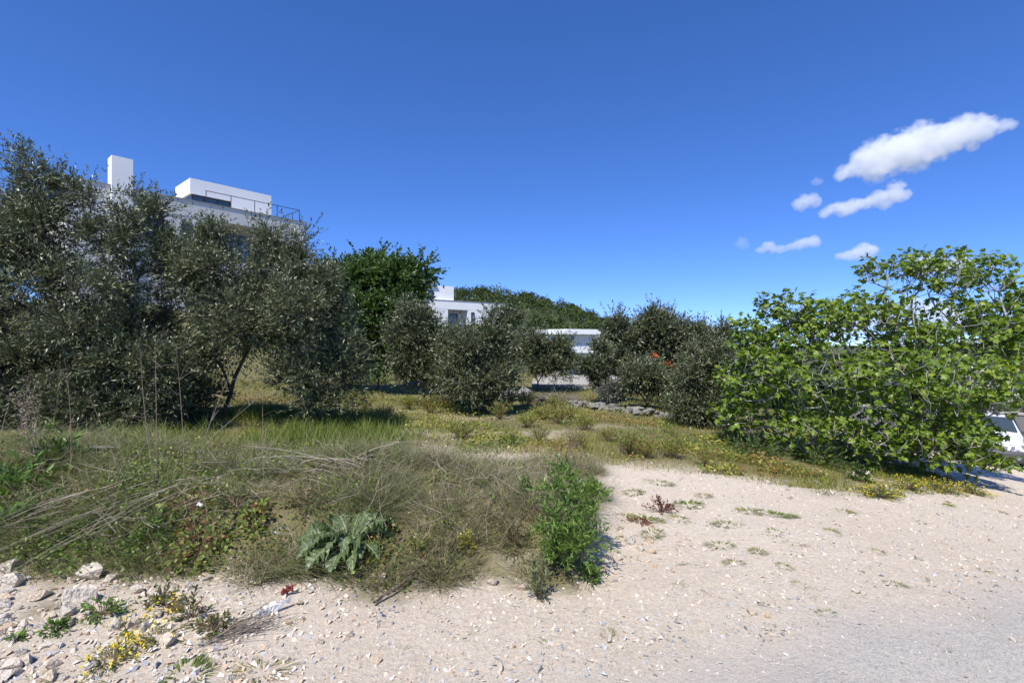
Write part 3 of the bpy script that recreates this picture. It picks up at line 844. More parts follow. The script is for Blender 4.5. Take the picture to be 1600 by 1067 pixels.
DARK = [(.06, .11, .022), (.078, .138, .028), (.046, .085, .018), (.098, .165, .036), (.066, .118, .025)]
D = 17.0
bD = on_ground((590 - 800) / F * D, D)
tree("carob_tree", "dense dark green round-crowned tree between the olives and the stepped house", bD, [bD + Vector((0, 0, .9))],
     [lobe_px(*a) for a in ((540, 450, D, 54, 48), (590, 432, D, 58, 42), (632, 456, D, 44, 44), (515, 480, D, 40, 46), (600, 470, D - .4, 66, 60), (540, 490, D, 50, 60), (632, 500, D, 36, 44), (580, 535, D - .5, 62, 44), (620, 545, D - .4, 40, 36), (545, 550, D - .4, 40, 34))],
     260, 26, 13, .12, .55, DARK, .5, 'leaf', seed=13, template=LEAF_T, rmax=.2, inner=.55, leaders=.3)
def mid_olive(name, label, u, y, lobes, clumps, seed, leaf=.085, crad=.34, cols=OLIVE, trunk=.7, rmax=.13, group="olive trees on the lot"):
    b = on_ground((u - 800) / F * y, y)
    return tree(name, label, b, [b + Vector((.05, 0, trunk * .5)), b + Vector((0, -.05, trunk))], [lobe_px(*a) for a in lobes], int(clumps * 1.5), 23, 10, leaf * 1.12, .3, cols, crad, seed=seed, rmax=rmax, group=group)
E = 14.0
mid_olive("olive_tree", "rounded olive tree just right of the dense dark green tree", 660, E,
          [(655, 508, E, 40, 38), (640, 540, E, 34, 42), (685, 538, E, 36, 46), (660, 572, E, 48, 34), (640, 490, E, 22, 22), (640, 565, E, 36, 36), (685, 575, E, 40, 32)], 130, 21)
mid_olive("olive_tree", "round olive tree hanging to the ground in front of the stepped house", 752, 12.6,
          [(745, 540, 12.6, 42, 40), (782, 516, 12.8, 26, 34), (730, 560, 12.4, 40, 42), (775, 560, 12.6, 36, 44), (745, 592, 12.3, 56, 36), (705, 540, 12.8, 24, 34), (715, 585, 12.3, 36, 36), (778, 590, 12.4, 36, 36)], 165, 22, .08)
mid_olive("olive_tree", "olive tree over pale boulders, left of the small far house", 838, 19,
          [(830, 545, 19, 34, 28), (865, 550, 19, 32, 26), (800, 545, 19.5, 30, 26), (885, 568, 19, 22, 22), (850, 570, 18.6, 36, 18)], 110, 23, .1, .4)
H = 16.0
mid_olive("olive_tree", "wide olive tree with a dark leaning trunk, behind the loose stone wall", 1010, H,
          [(975, 535, H, 40, 34), (1010, 520, H, 34, 30), (1040, 530, H, 40, 38), (1085, 535, H, 42, 32), (960, 560, H - .3, 36, 34), (1045, 510, H, 20, 24), (1090, 560, H, 36, 36), (1030, 502, H, 16, 16)], 180, 24, .095, .38, trunk=1.0)
mid_olive("olive_bush", "low dense olive bush standing in front of the wide olive's trunk", 1008, 13.6,
          [(1010, 590, 13.6, 42, 28), (980, 600, 13.6, 24, 20), (1035, 602, 13.5, 26, 20)], 65, 25, .08, .28, trunk=.3, rmax=.05)
mid_olive("olive_bush", "tall olive bush between the wide olive and the fig tree", 1090, 11.5,
          [(1090, 590, 11.5, 44, 50), (1115, 570, 11.5, 34, 50), (1070, 620, 11.3, 34, 36), (1130, 530, 12, 20, 26), (1120, 625, 11.5, 40, 40), (1095, 630, 11.2, 36, 32)], 110, 26, .075, .28, trunk=.4, rmax=.07)
mid_olive("olive_bush", "small olive sapling beside the concrete slab", 936, 14.6, [(935, 598, 14.6, 16, 18), (932, 575, 14.6, 18, 20), (945, 555, 14.8, 16, 18)], 36, 27, .085, .24, trunk=.3, rmax=.04)
mid_olive("grey_bush", "grey-green bush at the end of the stone wall", 960, 13.8, [(958, 612, 13.8, 18, 12)], 14, 28, .07, .2, [(.14, .15, .115), (.18, .185, .15), (.1, .11, .08)], trunk=.15, rmax=.03, group="bushes on the lot")

# ------------------------------------------------------------------ fig tree
_h = [(0, .0), (.24, -.03), (.42, .18), (.26, .34), (.47, .62), (.19, .62), (0, 1.0)]
fo = np.array(_h + [(-x, y) for x, y in _h[-2:0:-1]]); nf = len(fo)
fv = np.concatenate([[(0, .34, .03)], np.stack([fo[:, 0], fo[:, 1], -.42 * (fo[:, 0] ** 2) - .16 * (fo[:, 1] - .3) ** 2 + .05 * np.sin(fo[:, 1] * 9)], 1)])
ft = np.array([(0, 1 + i, 1 + (i + 1) % nf) for i in range(nf)])
FY = 9.2
lobesF = [lobe_px(*a) for a in ((1395, 430, FY, 46, 36, .6), (1460, 440, FY, 60, 46, .8), (1545, 440, FY, 60, 46, .8), (1220, 492, FY, 40, 42, .6), (1170, 530, FY, 34, 34, .6), (1280, 510, FY, 60, 48, .9), (1360, 500, FY, 60, 50, 1.), (1480, 520, FY, 90, 60, 1.1), (1580, 520, FY, 60, 70, 1.),
          (1180, 600, FY - .2, 60, 60, .9), (1280, 600, FY - .6, 90, 70, 1.1), (1400, 610, FY - .8, 90, 80, 1.2), (1500, 620, FY - .8, 80, 80, 1.1), (1160, 660, FY - .2, 44, 34, .6), (1260, 680, FY - .7, 80, 40, .9), (1380, 690, FY - 1.0, 80, 44, .9), (1490, 690, FY - 1.1, 64, 50, .8), (1535, 710, FY - 1.1, 44, 44, .6), (1520, 655, FY - .6, 40, 56, .8), (1250, 540, FY, 70, 40, .9), (1420, 545, FY - .2, 80, 40, .9), (1190, 555, FY, 40, 36, .7), (1560, 570, FY - .2, 50, 50, .8), (1440, 715, FY - .9, 70, 30, .7), (1330, 715, FY - .6, 70, 26, .7), (1545, 730, FY - 1.1, 28, 22, .4), (1640, 520, FY, 60, 100, .9))]
bF = on_ground((1395 - 800) / F * FY, FY)
fig = empty("fig_tree", bF, "sprawling fig tree with big lobed bright green leaves and grey branches", "tree")
C, O = in_lobes(lobesF, 1850, .35, .14)
uu, vv = 800 + F * C[:, 0] / C[:, 1], HOR - F * (C[:, 2] - EYE) / C[:, 1]
ok = ~((uu > 1522 + (vv - 650) * .42) & (vv > 648) & (vv < 728)); C, O = C[ok], O[ok]
P, par, rad, tips = grow(np.array(bF), C, [bF + Vector((.05, 0, .25)), bF + Vector((.1, 0, .5))], bf=.3, seg=.22, jit=.05, r_tip=.0065, power=2.2, seed=5, bend=.75)
gb = limb_geo(P - np.array(bF), par, rad, .12)
dt = norm(P[tips] - P[np.maximum(par[tips], 0)])
shoot_d = norm(dt * .6 + np.array([0, 0, .75]) + .35 * rng.normal(size=dt.shape))
slen = .14 + .16 * rng.random(len(tips))
for i in range(len(tips)):
    a = P[tips[i]] - np.array(bF); e = a + shoot_d[i] * slen[i]
    gb.tube([a, .5 * (a + e) + .01 * rng.normal(size=3), e], [.0058, .0055, .004], 4)
gb.build("trunk", M['figbark'], fig, True)
NL = 11
ti = np.repeat(np.arange(len(tips)), NL); n = len(ti)
t_ = slen[ti] * (.55 + .5 * rng.random(n))
D_ = shoot_d[ti]
lp = P[tips][ti] - np.array(bF) + D_ * t_[:, None] 
rd = perp(D_)
pet = (.04 + .06 * rng.random(n))[:, None]
ld = norm(rd + D_ * .45 + np.array([0, 0, -.05]))
lp = lp + ld * pet
ld = norm(rd * .9 + D_ * .15 + np.array([0, 0, -.35]) + .3 * rng.normal(size=rd.shape))
nn = norm(np.array([0, 0, 1.]) + .5 * rd + .45 * rng.normal(size=rd.shape)); xx_ = norm(np.cross(ld, nn)); nn = np.cross(xx_, ld)
sz = .058 + .06 * rng.random(n) ** .8
FIG = np.array([(.145, .225, .024), (.18, .26, .03), (.10, .17, .02), (.215, .285, .038), (.12, .19, .024)])
cc = FIG[rng.integers(0, 5, n)] * (.8 + .4 * rng.random((n, 1)))
# the 300 leaves that show largest are leaves of their own, the rest one mass
wp = lp + np.array(bF)
vis = (sz / wp[:, 1]) * (1 + .25 * rng.random(n)); vis[(np.abs(wp[:, 0] / wp[:, 1]) > .98)] = 0
big = np.argsort(-vis)[:300]; mask = np.zeros(n, bool); mask[big] = True
g = Geo(); g.scatter(fv, ft, lp[~mask], xx_[~mask], ld[~mask], nn[~mask], sz[~mask], cc[~mask])
tag(g.build("foliage", M['fig'], fig), kind="stuff")
lm = []
for k in range(5):
    g = Geo(); g.add(fv, ft, FIG[k]); lm.append(g.mesh("leaf", M['fig']))
for k, i in enumerate(big):
    o = bpy.data.objects.new("leaf", lm[k % 5]); COL.objects.link(o); o.parent = fig
    s = sz[i]
    o.matrix_local = Matrix(((xx_[i][0] * s, ld[i][0] * s, nn[i][0] * s, lp[i][0]), (xx_[i][1] * s, ld[i][1] * s, nn[i][1] * s, lp[i][1]), (xx_[i][2] * s, ld[i][2] * s, nn[i][2] * s, lp[i][2]), (0, 0, 0, 1)))

# ------------------------------------------------------------------ grass and ground cover
BLADE_T = (np.array([(-.5, 0, 0), (.5, 0, 0), (-.36, .14, .45), (.36, .14, .45), (0, .5, .88)]), np.array([(0, 1, 3), (0, 3, 2), (2, 3, 4)]))
BLADE1_T = (np.array([(-.5, 0, 0), (.5, 0, 0), (0, .3, 1)]), np.array([(0, 1, 2)]))
def blades(g, x, y, ln, wd, cols, lean=.35, template=BLADE_T, outx=None, outy=None, dz=0.0):
    n = len(x); th = rng.random(n) * 6.28
    hd = np.stack([np.cos(th), np.sin(th), np.zeros(n)], 1)
    if outx is not None: hd = norm(hd * .6 + np.stack([outx, outy, np.zeros(n)], 1))
    Z = norm(np.array([0, 0, 1.]) + hd * (lean * rng.normal(size=(n, 1)) ** 2 if outx is None else lean * (.4 + rng.random((n, 1)))) + .15 * rng.normal(size=(n, 3)))
    X = norm(np.cross(hd, Z)); X = norm(X + .5 * rng.normal(size=X.shape)); X = norm(X - (X * Z).sum(1, keepdims=True) * Z)
    Y = np.cross(Z, X)
    P = np.stack([x, y, ground_z(x, y) - .01 + dz], 1)
    g.scatter(*template, P, X, Y, Z, np.stack([wd, ln, ln], 1), cols)
GREEN = np.array([(.125, .175, .032), (.155, .205, .04), (.095, .14, .027), (.19, .225, .05)])
TAN = np.array([(.30, .25, .155), (.24, .205, .13), (.36, .31, .21), (.20, .18, .10)])
OLV = np.array([(.25, .245, .055), (.31, .28, .065), (.21, .215, .048)])
def pick(pal, n, v=.25):
    return pal[rng.integers(0, len(pal), n)] * (1 - v + 2 * v * rng.random((n, 1)))
def blend(x, y, n):
    """colour of the field grass: green, yellowish and dry patches"""
    a = fbm(x, y, 1.6, 3, 50)[:, None]; b = fbm(x, y, .9, 3, 60)[:, None]; r = rng.random((n, 1))
    c = np.where(r < sstep(.42, .62, a) * .85, pick(GREEN, n), pick(OLV, n))
    return np.where(rng.random((n, 1)) < .12 + .4 * sstep(.48, .68, b), pick(TAN, n), c)

# field grass
g = Geo(); N = 360000
yy = 6.2 + 26 * rng.random(N) ** 2.0; xx = yy * (-.72 + 1.75 * rng.random(N))
k = rng.random(N) < field_mask(xx, yy) * (.35 + .75 * fbm(xx, yy, .5, 3, 70))
xx, yy = xx[k], yy[k]; n = len(xx)
tall = fbm(xx, yy, 1.1, 3, 80)
ln = (.04 + .13 * rng.random(n) * sstep(.3, .75, tall)) * (1 + .015 * (yy - 7))
blades(g, xx, yy, ln, .0035 + .0007 * yy, blend(xx, yy, n), .45, BLADE1_T)
tag(g.build("field_grass", M['grass']), "short green and yellowing grass covering the field", kind="stuff")
# long lush grass in the olives' shade
g = Geo(); N = 26000
yy = 6.9 + 4.2 * rng.random(N); xx = -5.6 + 4.6 * rng.random(N)
k = rng.random(N) < sstep(.3, .55, fbm(xx, yy, 1.0, 3, 90)) * sstep(-1.1, -2.0, xx + .25 * (yy - 7))
xx, yy = xx[k], yy[k]; n = len(xx)
blades(g, xx, yy, .16 + .3 * rng.random(n), np.full(n, .009), pick(GREEN, n), .3)
tag(g.build("shade_grass", M['grass']), "long lush green grass in the shade of the big olive trees", kind="stuff")

# tufted dry and green grass on the bank
def tufts(g, cx, cy, per, lmin, lmax, rad, pal_fn, wd=.0022, lean=.75, dz=0):
    n = len(cx) * per; ci = np.repeat(np.arange(len(cx)), per)
    th = rng.random(n) * 6.28; r = rad * np.sqrt(rng.random(n))
    ox, oy = np.cos(th), np.sin(th)
    big = .6 + .8 * rng.random(len(cx))
    big = big * (.55 + .95 * sstep(.3, .7, fbm(cx, cy, .6, 2, 170)))
    blades(g, cx[ci] + r * ox, cy[ci] + r * oy, (lmin + (lmax - lmin) * rng.random(n)) * big[ci], np.full(n, wd), pal_fn(ci, n), lean, BLADE_T, ox, oy, dz)
N = 6400
cx = -6.6 + 7.7 * rng.random(N); cy = 3.4 + 3.9 * rng.random(N)
k = (rng.random(N) < bank_mask(cx, cy) * (.12 + .88 * sstep(.36, .5, fbm(cx, cy, .35, 3, 130)))) & (np.abs(cx / cy) < 1.08)
cx, cy = cx[k], cy[k]
dry = fbm(cx, cy, .8, 3, 110) + .12 * sstep(-2.2, -.2, cx)
tk = rng.random(len(cx)) < sstep(.44, .62, dry) * (1 - .9 * sstep(-2.0, -2.5, cx) * sstep(4.3, 4.8, cy))
GREYG = np.array([(.14, .165, .07), (.18, .20, .09), (.11, .14, .05), (.22, .225, .12)])
def bank_cols(ci, n):
    t = tk[ci][:, None]; r = rng.random((n, 1))
    return np.where(t, np.where(r < .62, pick(TAN, n), pick(GREYG, n)), np.where(r < .3, pick(TAN, n), np.where(r < .75, pick(GREYG, n), pick(GREEN, n))))
g = Geo(); tufts(g, cx, cy, 33, .09, .30, .07, bank_cols, .0038, .85)
tag(g.build("bank_grass", M['grass']), "tangled grey-green and straw coloured grass on the bank", kind="stuff")

# small leafy weeds through the field and the bank, and dead twigs
def weed_leaves(name, label, x, y, zmax, size, pals, patch):
    g = Geo(); n = len(x); a = fbm(x, y, patch, 3, 140); sel = np.clip(((a - .3) / .4 * len(pals)).astype(int), 0, len(pals) - 1)
    c = np.zeros((n, 3))
    for q, pl in enumerate(pals):
        m_ = sel == q; c[m_] = pick(np.array(pl), int(m_.sum()), .3)
    P = np.stack([x, y, ground_z(x, y) + zmax * rng.random(n)], 1)
    nn = norm(np.array([0, 0, .8]) + .6 * rng.normal(size=(n, 3))); x_ = perp(nn); y_ = np.cross(nn, x_); sz_ = size * (.5 + rng.random(n))
    g.scatter(*LEAF_T, P, x_, y_, nn, np.stack([sz_ * .85, sz_, sz_], 1), c)
    tag(g.build(name, M['leaf']), label, kind="stuff")
N = 90000; yy = 6.6 + 11 * rng.random(N) ** 1.6; xx = yy * (-.62 + 1.3 * rng.random(N))
k = rng.random(N) < field_mask(xx, yy) * sstep(.46, .62, fbm(xx, yy, .8, 3, 150)); xx, yy = xx[k], yy[k]
YG = [(.28, .28, .05), (.34, .31, .06), (.22, .25, .045)]
weed_leaves("field_weeds", "small yellow-green leafy weeds scattered through the field", xx, yy, .12, .038, [YG, [(.13, .2, .035), (.17, .23, .045)], YG, [(.30, .17, .06), (.26, .24, .06)]], 1.4)
N = 60000; yy = 3.3 + 3.4 * rng.random(N); xx = -5.2 + 6.1 * rng.random(N)
k = (rng.random(N) < bank_mask(xx, yy) * sstep(.50, .62, fbm(xx, yy, .45, 3, 160)) * (.35 + .65 * sstep(-.5, -2.0, xx))); xx, yy = xx[k], yy[k]
weed_leaves("bank_weeds", "small leafy weeds growing through the bank's grass", xx, yy, .2, .022, [[(.11, .17, .03), (.14, .2, .04)], [(.2, .25, .045), (.16, .21, .04)], [(.12, .16, .04), (.26, .2, .07)]], .7)
g = Geo()
for q in range(750):
    y_ = 3.6 + 2.4 * rng.random(); x_ = -y_ * 1.02 + (y_ * 1.02 + .85) * rng.random()
    if rng.random() > bank_mask(x_, y_): continue
    z_ = float(ground_z(x_, y_)); L_ = .1 + .25 * rng.random(); d_ = norm(rng.normal(size=3) * np.array([1, 1, .5]) + np.array([0, 0, .25])) * L_
    a_ = np.array([x_, y_, z_ + .05 + .15 * rng.random()]); g.tube([a_, a_ + d_ * .5 + .02 * rng.normal(size=3), a_ + d_], [.0022, .0018, .001], 3, np.array((.30, .25, .2)) * (.5 + .8 * rng.random()))
tag(g.build("dead_twigs", M['twig']), "thin dead twigs tangled through the bank's grass", kind="stuff")

# short green weed mats under the fig
g = Geo(); N = 60000
yy = 5.6 + 4.5 * rng.random(N); xx = 3.0 + 5.2 * rng.random(N)
k = (rng.random(N) < field_mask(xx, yy) * sstep(.35, .5, fbm(xx, yy, .7, 3, 120)))
xx, yy = xx[k], yy[k]; n = len(xx)
blades(g, xx, yy, .04 + .09 * rng.random(n), np.full(n, .009), pick(np.concatenate([GREEN, OLV]), n), .6)
tag(g.build("verge_weeds", M['grass']), "low green weeds growing under and around the fig tree", kind="stuff")

# ------------------------------------------------------------------ plants
def plant(name, label, cat, loc, w, h, shoots, nl, leaf, width, cols, mat='leaf', group=None, template=LEAF6_T, up=.7, stemc=(.16, .12, .07), spread=.8, shell=.35, stem_r=.003, flowers=None):
    """a leafy plant: stems from its foot, leaves along their outer ends"""
    r = empty(name, loc, label, cat, group); n = shoots
    d = norm(rng.normal(size=(n, 3)) * np.array([1, 1, .6]) + np.array([0, 0, up])); d[:, 2] = np.abs(d[:, 2])
    tip = d * np.array([w / 2, w / 2, h]) * (.55 + .45 * rng.random((n, 1)))
    slope = lambda p: ground_z(p[:, 0] + loc[0], p[:, 1] + loc[1]) - loc[2]
    tip[:, 2] = np.maximum(tip[:, 2], .02) + np.clip(slope(tip), -.3, .3)
    a = tip * shell; a[:, 2] = tip[:, 2] * shell + 0.01
    sg = Geo()
    for i in range(min(n, 70)):
        m = tip[i] * .5 + np.array([0, 0, .15 * h]) * .5
        sg.tube([(0, 0, -.02), m, tip[i]], [stem_r, stem_r * .8, stem_r * .4], 3, stemc)
    sg.build("stems", M['twig'], r)
    g = Geo(); dd = norm(tip - a); L = np.linalg.norm(tip - a, axis=1)
    leafy_shoots(g, a, dd, L, nl, leaf, width, cols, template, spread, .05)
    tag(g.build("foliage", M[mat], r), kind="stuff")
    if flowers:
        fn, fs, fc, per = flowers; fg = Geo(); idx = rng.choice(n, min(fn, n), False)
        for i in idx:
            p = tip[i] + np.array([0, 0, .015]) + .012 * rng.normal(size=(per, 3))
            nn = norm(np.array([0, 0, 1.]) + .6 * rng.normal(size=(per, 3))); x_ = perp(nn); y_ = np.cross(nn, x_)
            fg.scatter(*LEAF6_T, p, x_, y_, nn, np.full(per, fs), np.array(fc) * (.8 + .35 * rng.random((per, 1))))
        tag(fg.build("flowers", M['flower'], r), kind="stuff")
    return r
BRIGHT = [(.12, .21, .035), (.15, .25, .05), (.10, .17, .03), (.08, .14, .03)]
YGREEN = [(.26, .28, .05), (.21, .25, .045), (.31, .29, .06), (.15, .19, .035)]
BRAMB = [(.20, .25, .045), (.16, .22, .04), (.25, .28, .06), (.13, .18, .035), (.30, .17, .07)]

# evergreen shrub at the end of the bank, in stacked tiers like the photograph's
p = ray_ground(890, 888)
sh = empty("evergreen_shrub", p, "bright green leafy shrub at the end of the grassy bank, above bare gravel", "shrub", "bushes on the lot")
sg, g = Geo(), Geo()
for (u, v, dy, r_) in ((868, 770, .15, .18), (908, 785, .2, .17), (878, 812, 0, .21), (922, 812, .1, .18), (895, 848, -.1, .2), (925, 848, 0, .17), (862, 845, -.05, .17), (880, 742, .3, .14), (905, 868, -.12, .17), (875, 868, -.1, .15), (928, 775, .25, .12)):
    c = np.array(at(u, v, p.y + dy)) - np.array(p); n = 34
    sg.tube([(0, .05, -.03), c * .5 + np.array([0, 0, .04]), c], [.007, .005, .003], 4, (.15, .12, .08))
    d = rand_dirs(n, .7); a = c + d * r_ * .15; 
    leafy_shoots(g, a, d, r_ * (.6 + .5 * rng.random(n)), 11, .042, .3, BRIGHT + [(.2, .3, .06)], LEAF6_T, .6)
    for i in range(0, n, 2): sg.tube([c, a[i] + d[i] * r_ * .8], [.002, .001], 3, (.13, .14, .06))
sg.build("stems", M['twig'], sh); tag(g.build("foliage", M['leaf'], sh), kind="stuff")

for (u, v, w, h, label) in ((930, 765, .22, .2, "small bright green shrublet behind the evergreen shrub, at the gravel's edge"),
                            (842, 935, .2, .34, "slender grey-green weed standing in front of the evergreen shrub"),
                            (920, 905, .2, .1, "low green sprig at the foot of the evergreen shrub"),
                            (822, 780, .2, .3, "upright bright green shoot rising from the grass left of the evergreen shrub")):
    p = ray_ground(u, v)
    plant("leafy_weed", label, "weed", p, w, h, 26, 9, .045, .28, BRIGHT if u != 842 else [(.15, .18, .08), (.12, .15, .06), (.19, .2, .1)], group="leafy weeds on the bank")

# giant thistle rosette
def thistle_leaf(parent, base, az, el, L, W, seed):
    r = np.random.default_rng(seed); n = 30
    t = np.linspace(0, 1, n + 1)
    d = np.array([math.cos(az), math.sin(az), 0.]); side = np.array([-d[1], d[0], 0.]); roll = .45 * r.normal(); side = side * math.cos(roll) + np.array([0, 0, math.sin(roll)])
    el = el * (.85 + .3 * r.random())
    arch = el * t - .8 * t ** 2 * (el + .3)
    mid = np.array(base) + d * (L * t * (1 - .12 * t))[:, None] + np.array([0, 0, 1.]) * (L * arch)[:, None]
    lob = np.abs(np.sin(t * math.pi * 6.5 + r.random())) ** .5
    half = 1.3 * W * (np.sin(np.clip(t, .02, 1) ** .75 * math.pi) ** .7 + .05) * (.42 + .58 * lob)
    g = Geo(); V, Tt, Cc = [], [], []
    for s in (-1, 1):
        o = len(V)
        for i in range(n + 1):
            V.append(mid[i])
            wv = .3 * half[i] * math.sin(i * 1.9 + s * 2 + seed)
            V.append(mid[i] + side * s * half[i] * .5 + np.array([0, 0, .22 * half[i]]) + d * .25 * half[i])
            V.append(mid[i] + side * s * half[i] + np.array([0, 0, .1 * half[i] + 1.6 * wv]) + d * .45 * half[i])
            k = .85 + .3 * r.random(); Cc += [np.array((.20, .25, .125)) * k, np.array((.13, .185, .08)) * k, np.array((.115, .17, .07)) * k]
        for i in range(n):
            for j in (0, 1):
                a, b = o + i * 3 + j, o + (i + 1) * 3 + j
                Tt += [(a, a + 1, b + 1), (a, b + 1, b)]
    g.add(np.array(V), Tt, np.array(Cc)); lf = g.build("leaf", M['leaf'], parent, True)
    m = Geo(); m.tube(mid + np.array([0, 0, .004]), np.linspace(.007, .002, n + 1), 4, (.32, .37, .22)); m.build("midrib", M['twig'], lf)
p = ray_ground(548, 862)
ro = empty("thistle", p, "big grey-green thistle rosette with wavy lobed leaves at the bank's foot", "thistle")
for i, (az, el, L, W) in enumerate(((-95, .35, .36, .07), (-122, .5, .40, .075), (-70, .5, .36, .07), (-150, .7, .40, .07), (-172, .9, .42, .07), (165, 1.15, .4, .065), (30, 1.2, .4, .065), (5, .9, .36, .065), (-35, .6, .32, .06), (90, 1.6, .4, .06), (130, 1.5, .38, .06), (60, 1.6, .34, .055), (-105, 1.1, .32, .065), (-140, 1.2, .34, .06), (-60, 1.2, .3, .055), (-85, 1.7, .26, .05), (180, 1.7, .28, .05))):
    thistle_leaf(ro, (.02 * math.cos(math.radians(az)), .02 * math.sin(math.radians(az)), .05), math.radians(az), el, L, W, i + 1)

# brambles
for (u, v, w, h, n, label) in ((300, 800, .55, .16, 34, "bramble with a white bloom on it in the middle of the bank"),
        (310, 868, .5, .2, 34, "yellow-green bramble patch hanging at the foot of the bank"), (135, 800, .6, .2, 34, "bramble trail across the bank near the leaning stalks"),
        (400, 815, .3, .14, 18, "small orange-tipped bramble left of the thistle"), (590, 880, .24, .16, 16, "small yellow-green bramble right beside the thistle"),
        (570, 730, .3, .16, 16, "bramble sprig growing through the dead brush pile"), (330, 715, .6, .18, 26, "bramble with reddish tips on the crest of the bank"),
        (430, 712, .5, .15, 20, "reddish bramble on the crest beside the shaded grass"), (690, 760, .4, .14, 16, "sparse bramble in the dry grass in the middle of the bank"),
        (655, 865, .14, .14, 10, "tiny bright bramble shoot between the thistle and the spurge"), (80, 770, .35, .2, 20, "bramble among the tall green herbs at the lot's edge")):
    p = ray_ground(u, v)
    plant("bramble", label, "bramble", p, w * 1.25, h * 1.2, n * 2, 6, .042, .66, BRAMB, group="brambles on the bank", up=.6, stemc=(.2, .12, .08), spread=.9, shell=.3)
for (u, v, w, h, n, lf, pal, label) in ((40, 830, .7, .3, 70, .05, BRIGHT, "broad bright green bush at the bank's far end above the leaning stalks"), (210, 765, .7, .22, 80, .04, [(.12, .19, .05), (.15, .22, .06), (.1, .16, .04)], "fresh green clump on the bank in front of the tall pair of stalks"),
        (370, 790, .6, .2, 60, .03, [(.13, .17, .05), (.17, .2, .07)], "grey-green low clump on the bank between two brambles"), (480, 790, .5, .22, 60, .03, [(.12, .16, .045), (.2, .18, .08)], "dull green clump on the bank just above the thistle"), (720, 735, .5, .15, 40, .03, [(.14, .19, .045), (.2, .22, .05)], "small green clump on the crest of the bank in the dry grass"),
        (240, 845, .5, .2, 60, .035, BRIGHT, "bright green clump low on the bank above the flat tan stone"), (800, 850, .4, .2, 50, .025, [(.14, .16, .06), (.19, .19, .09)], "dull green clump in the dry grass left of the evergreen shrub"), (120, 850, .5, .2, 60, .04, BRIGHT, "green clump under the middle of the leaning stalks")):
    plant("green_clump", label, "clump", ray_ground(u, v), w, h, n, 8, lf, .5, pal, group="green clumps on the bank")
wb = at(311, 789, ray_ground(300, 800).y - .05)
r = empty("white_flower", wb, "white bloom on the bramble in the middle of the bank", "flower")
g = Geo(); nn = norm(np.array([0, -.4, 1.]) + .4 * rng.normal(size=(6, 3))); x_ = perp(nn); y_ = np.cross(nn, x_)
g.scatter(*LEAF6_T, np.zeros((6, 3)), x_, y_, nn, np.full(6, .03), np.full((6, 3), .8)); tag(g.build("petals", M['flower'], r), kind="stuff")

# broad-leaved herbs, weeds and yellow flowers
for (u, v, w, h, n, label) in ((25, 775, .7, .42, 44, "tall bright green herb at the very edge of the bank"), (90, 730, .6, .36, 34, "bright green herb behind the stalks, nearest the old stone slab"),
        (15, 830, .5, .2, 30, "low broad-leaved green herb under the leaning dry stalks"), (62, 690, .4, .4, 26, "bright herb in the shade below the largest olive"), (170, 690, .4, .45, 20, "pale green herb standing before the largest olive's trunk")):
    p = ray_ground(u, v); plant("green_herb", label, "herb", p, w, h, n, 8, .085, .3, BRIGHT, group="green herbs on the bank", up=.9)
for (u, v, w, h, n, label) in ((160, 962, .3, .12, 26, "leafy green weed among the stones, just above the yellow flowers"), (85, 988, .2, .08, 16, "dark green weed between pale stones left of the yellow flowers"),
        (25, 1003, .1, .05, 6, "single bright leaf sprout among the gravel at the corner"), (335, 985, .28, .1, 26, "reddish green weed on the stones below the bramble"), (300, 965, .2, .2, 16, "thin reddish weed standing on stones right of the yellow flowers"),
        (255, 945, .35, .12, 26, "dark green weed spreading at the bank's foot")):
    p = ray_ground(u, v); plant("verge_weed", label, "weed", p, w, h, n, 6, .034, .45, BRIGHT if u < 200 else [(.14, .17, .05), (.2, .13, .06), (.11, .14, .04)], group="weeds on the stony verge")
YEL = (.78, .62, .03)
for (u, v, w, n, label) in ((175, 1035, .3, 42, "yellow wildflower patch on the stones, the fullest one"), (262, 955, .2, 16, "yellow wildflower patch at the foot of the bank"), (200, 985, .26, 18, "yellow wildflower patch around the leafy weed"),
        (250, 1000, .3, 26, "sparse yellow wildflowers on bare stones right of the fullest patch")):
    p = ray_ground(u, v); plant("yellow_wildflower", label, "flower", p, w, .09, n, 5, .02, .4, GREEN, group="yellow wildflowers", flowers=(n // 2, .012, YEL, 6), up=.3)
for (u, v, w, n, label) in ((1375, 778, .55, 80, "yellow wildflower patch under the fig, next to the bare stones"), (1470, 768, .6, 80, "yellow wildflower patch at the fig's foot, in the middle of the row"), (1520, 772, .5, 60, "yellow wildflower patch at the fig's foot, nearest the car"), (1420, 765, .5, 60, "yellow wildflower patch half under the fig's hanging leaves")):
    p = ray_ground(u, v); plant("yellow_wildflower", label, "flower", p, w, .2, n, 7, .035, .3, GREEN, group="yellow wildflowers", flowers=(n * 2 // 3, .016, (.66, .52, .04), 6), up=.6)
p = ray_ground(728, 868); plant("spurge", "yellow-green spurge cushion low in the dry grass of the bank", "spurge", p, .16, .22, 60, 8, .02, .6, [(.33, .33, .05), (.28, .31, .06), (.4, .36, .05)], up=1.0, shell=.5)
p = ray_ground(1035, 800); plant("withered_weed", "rust-red withered weed standing alone on the gravel", "weed", p, .4, .18, 26, 8, .035, .4, [(.15, .055, .03), (.2, .08, .04), (.11, .045, .03)], stemc=(.16, .07, .05))
p = ray_ground(1000, 818); plant("withered_weed", "smaller rusty weed beside green tufts near the white rocks", "weed", p, .25, .08, 12, 7, .03, .4, [(.2, .09, .04), (.14, .07, .03)], stemc=(.16, .07, .05))

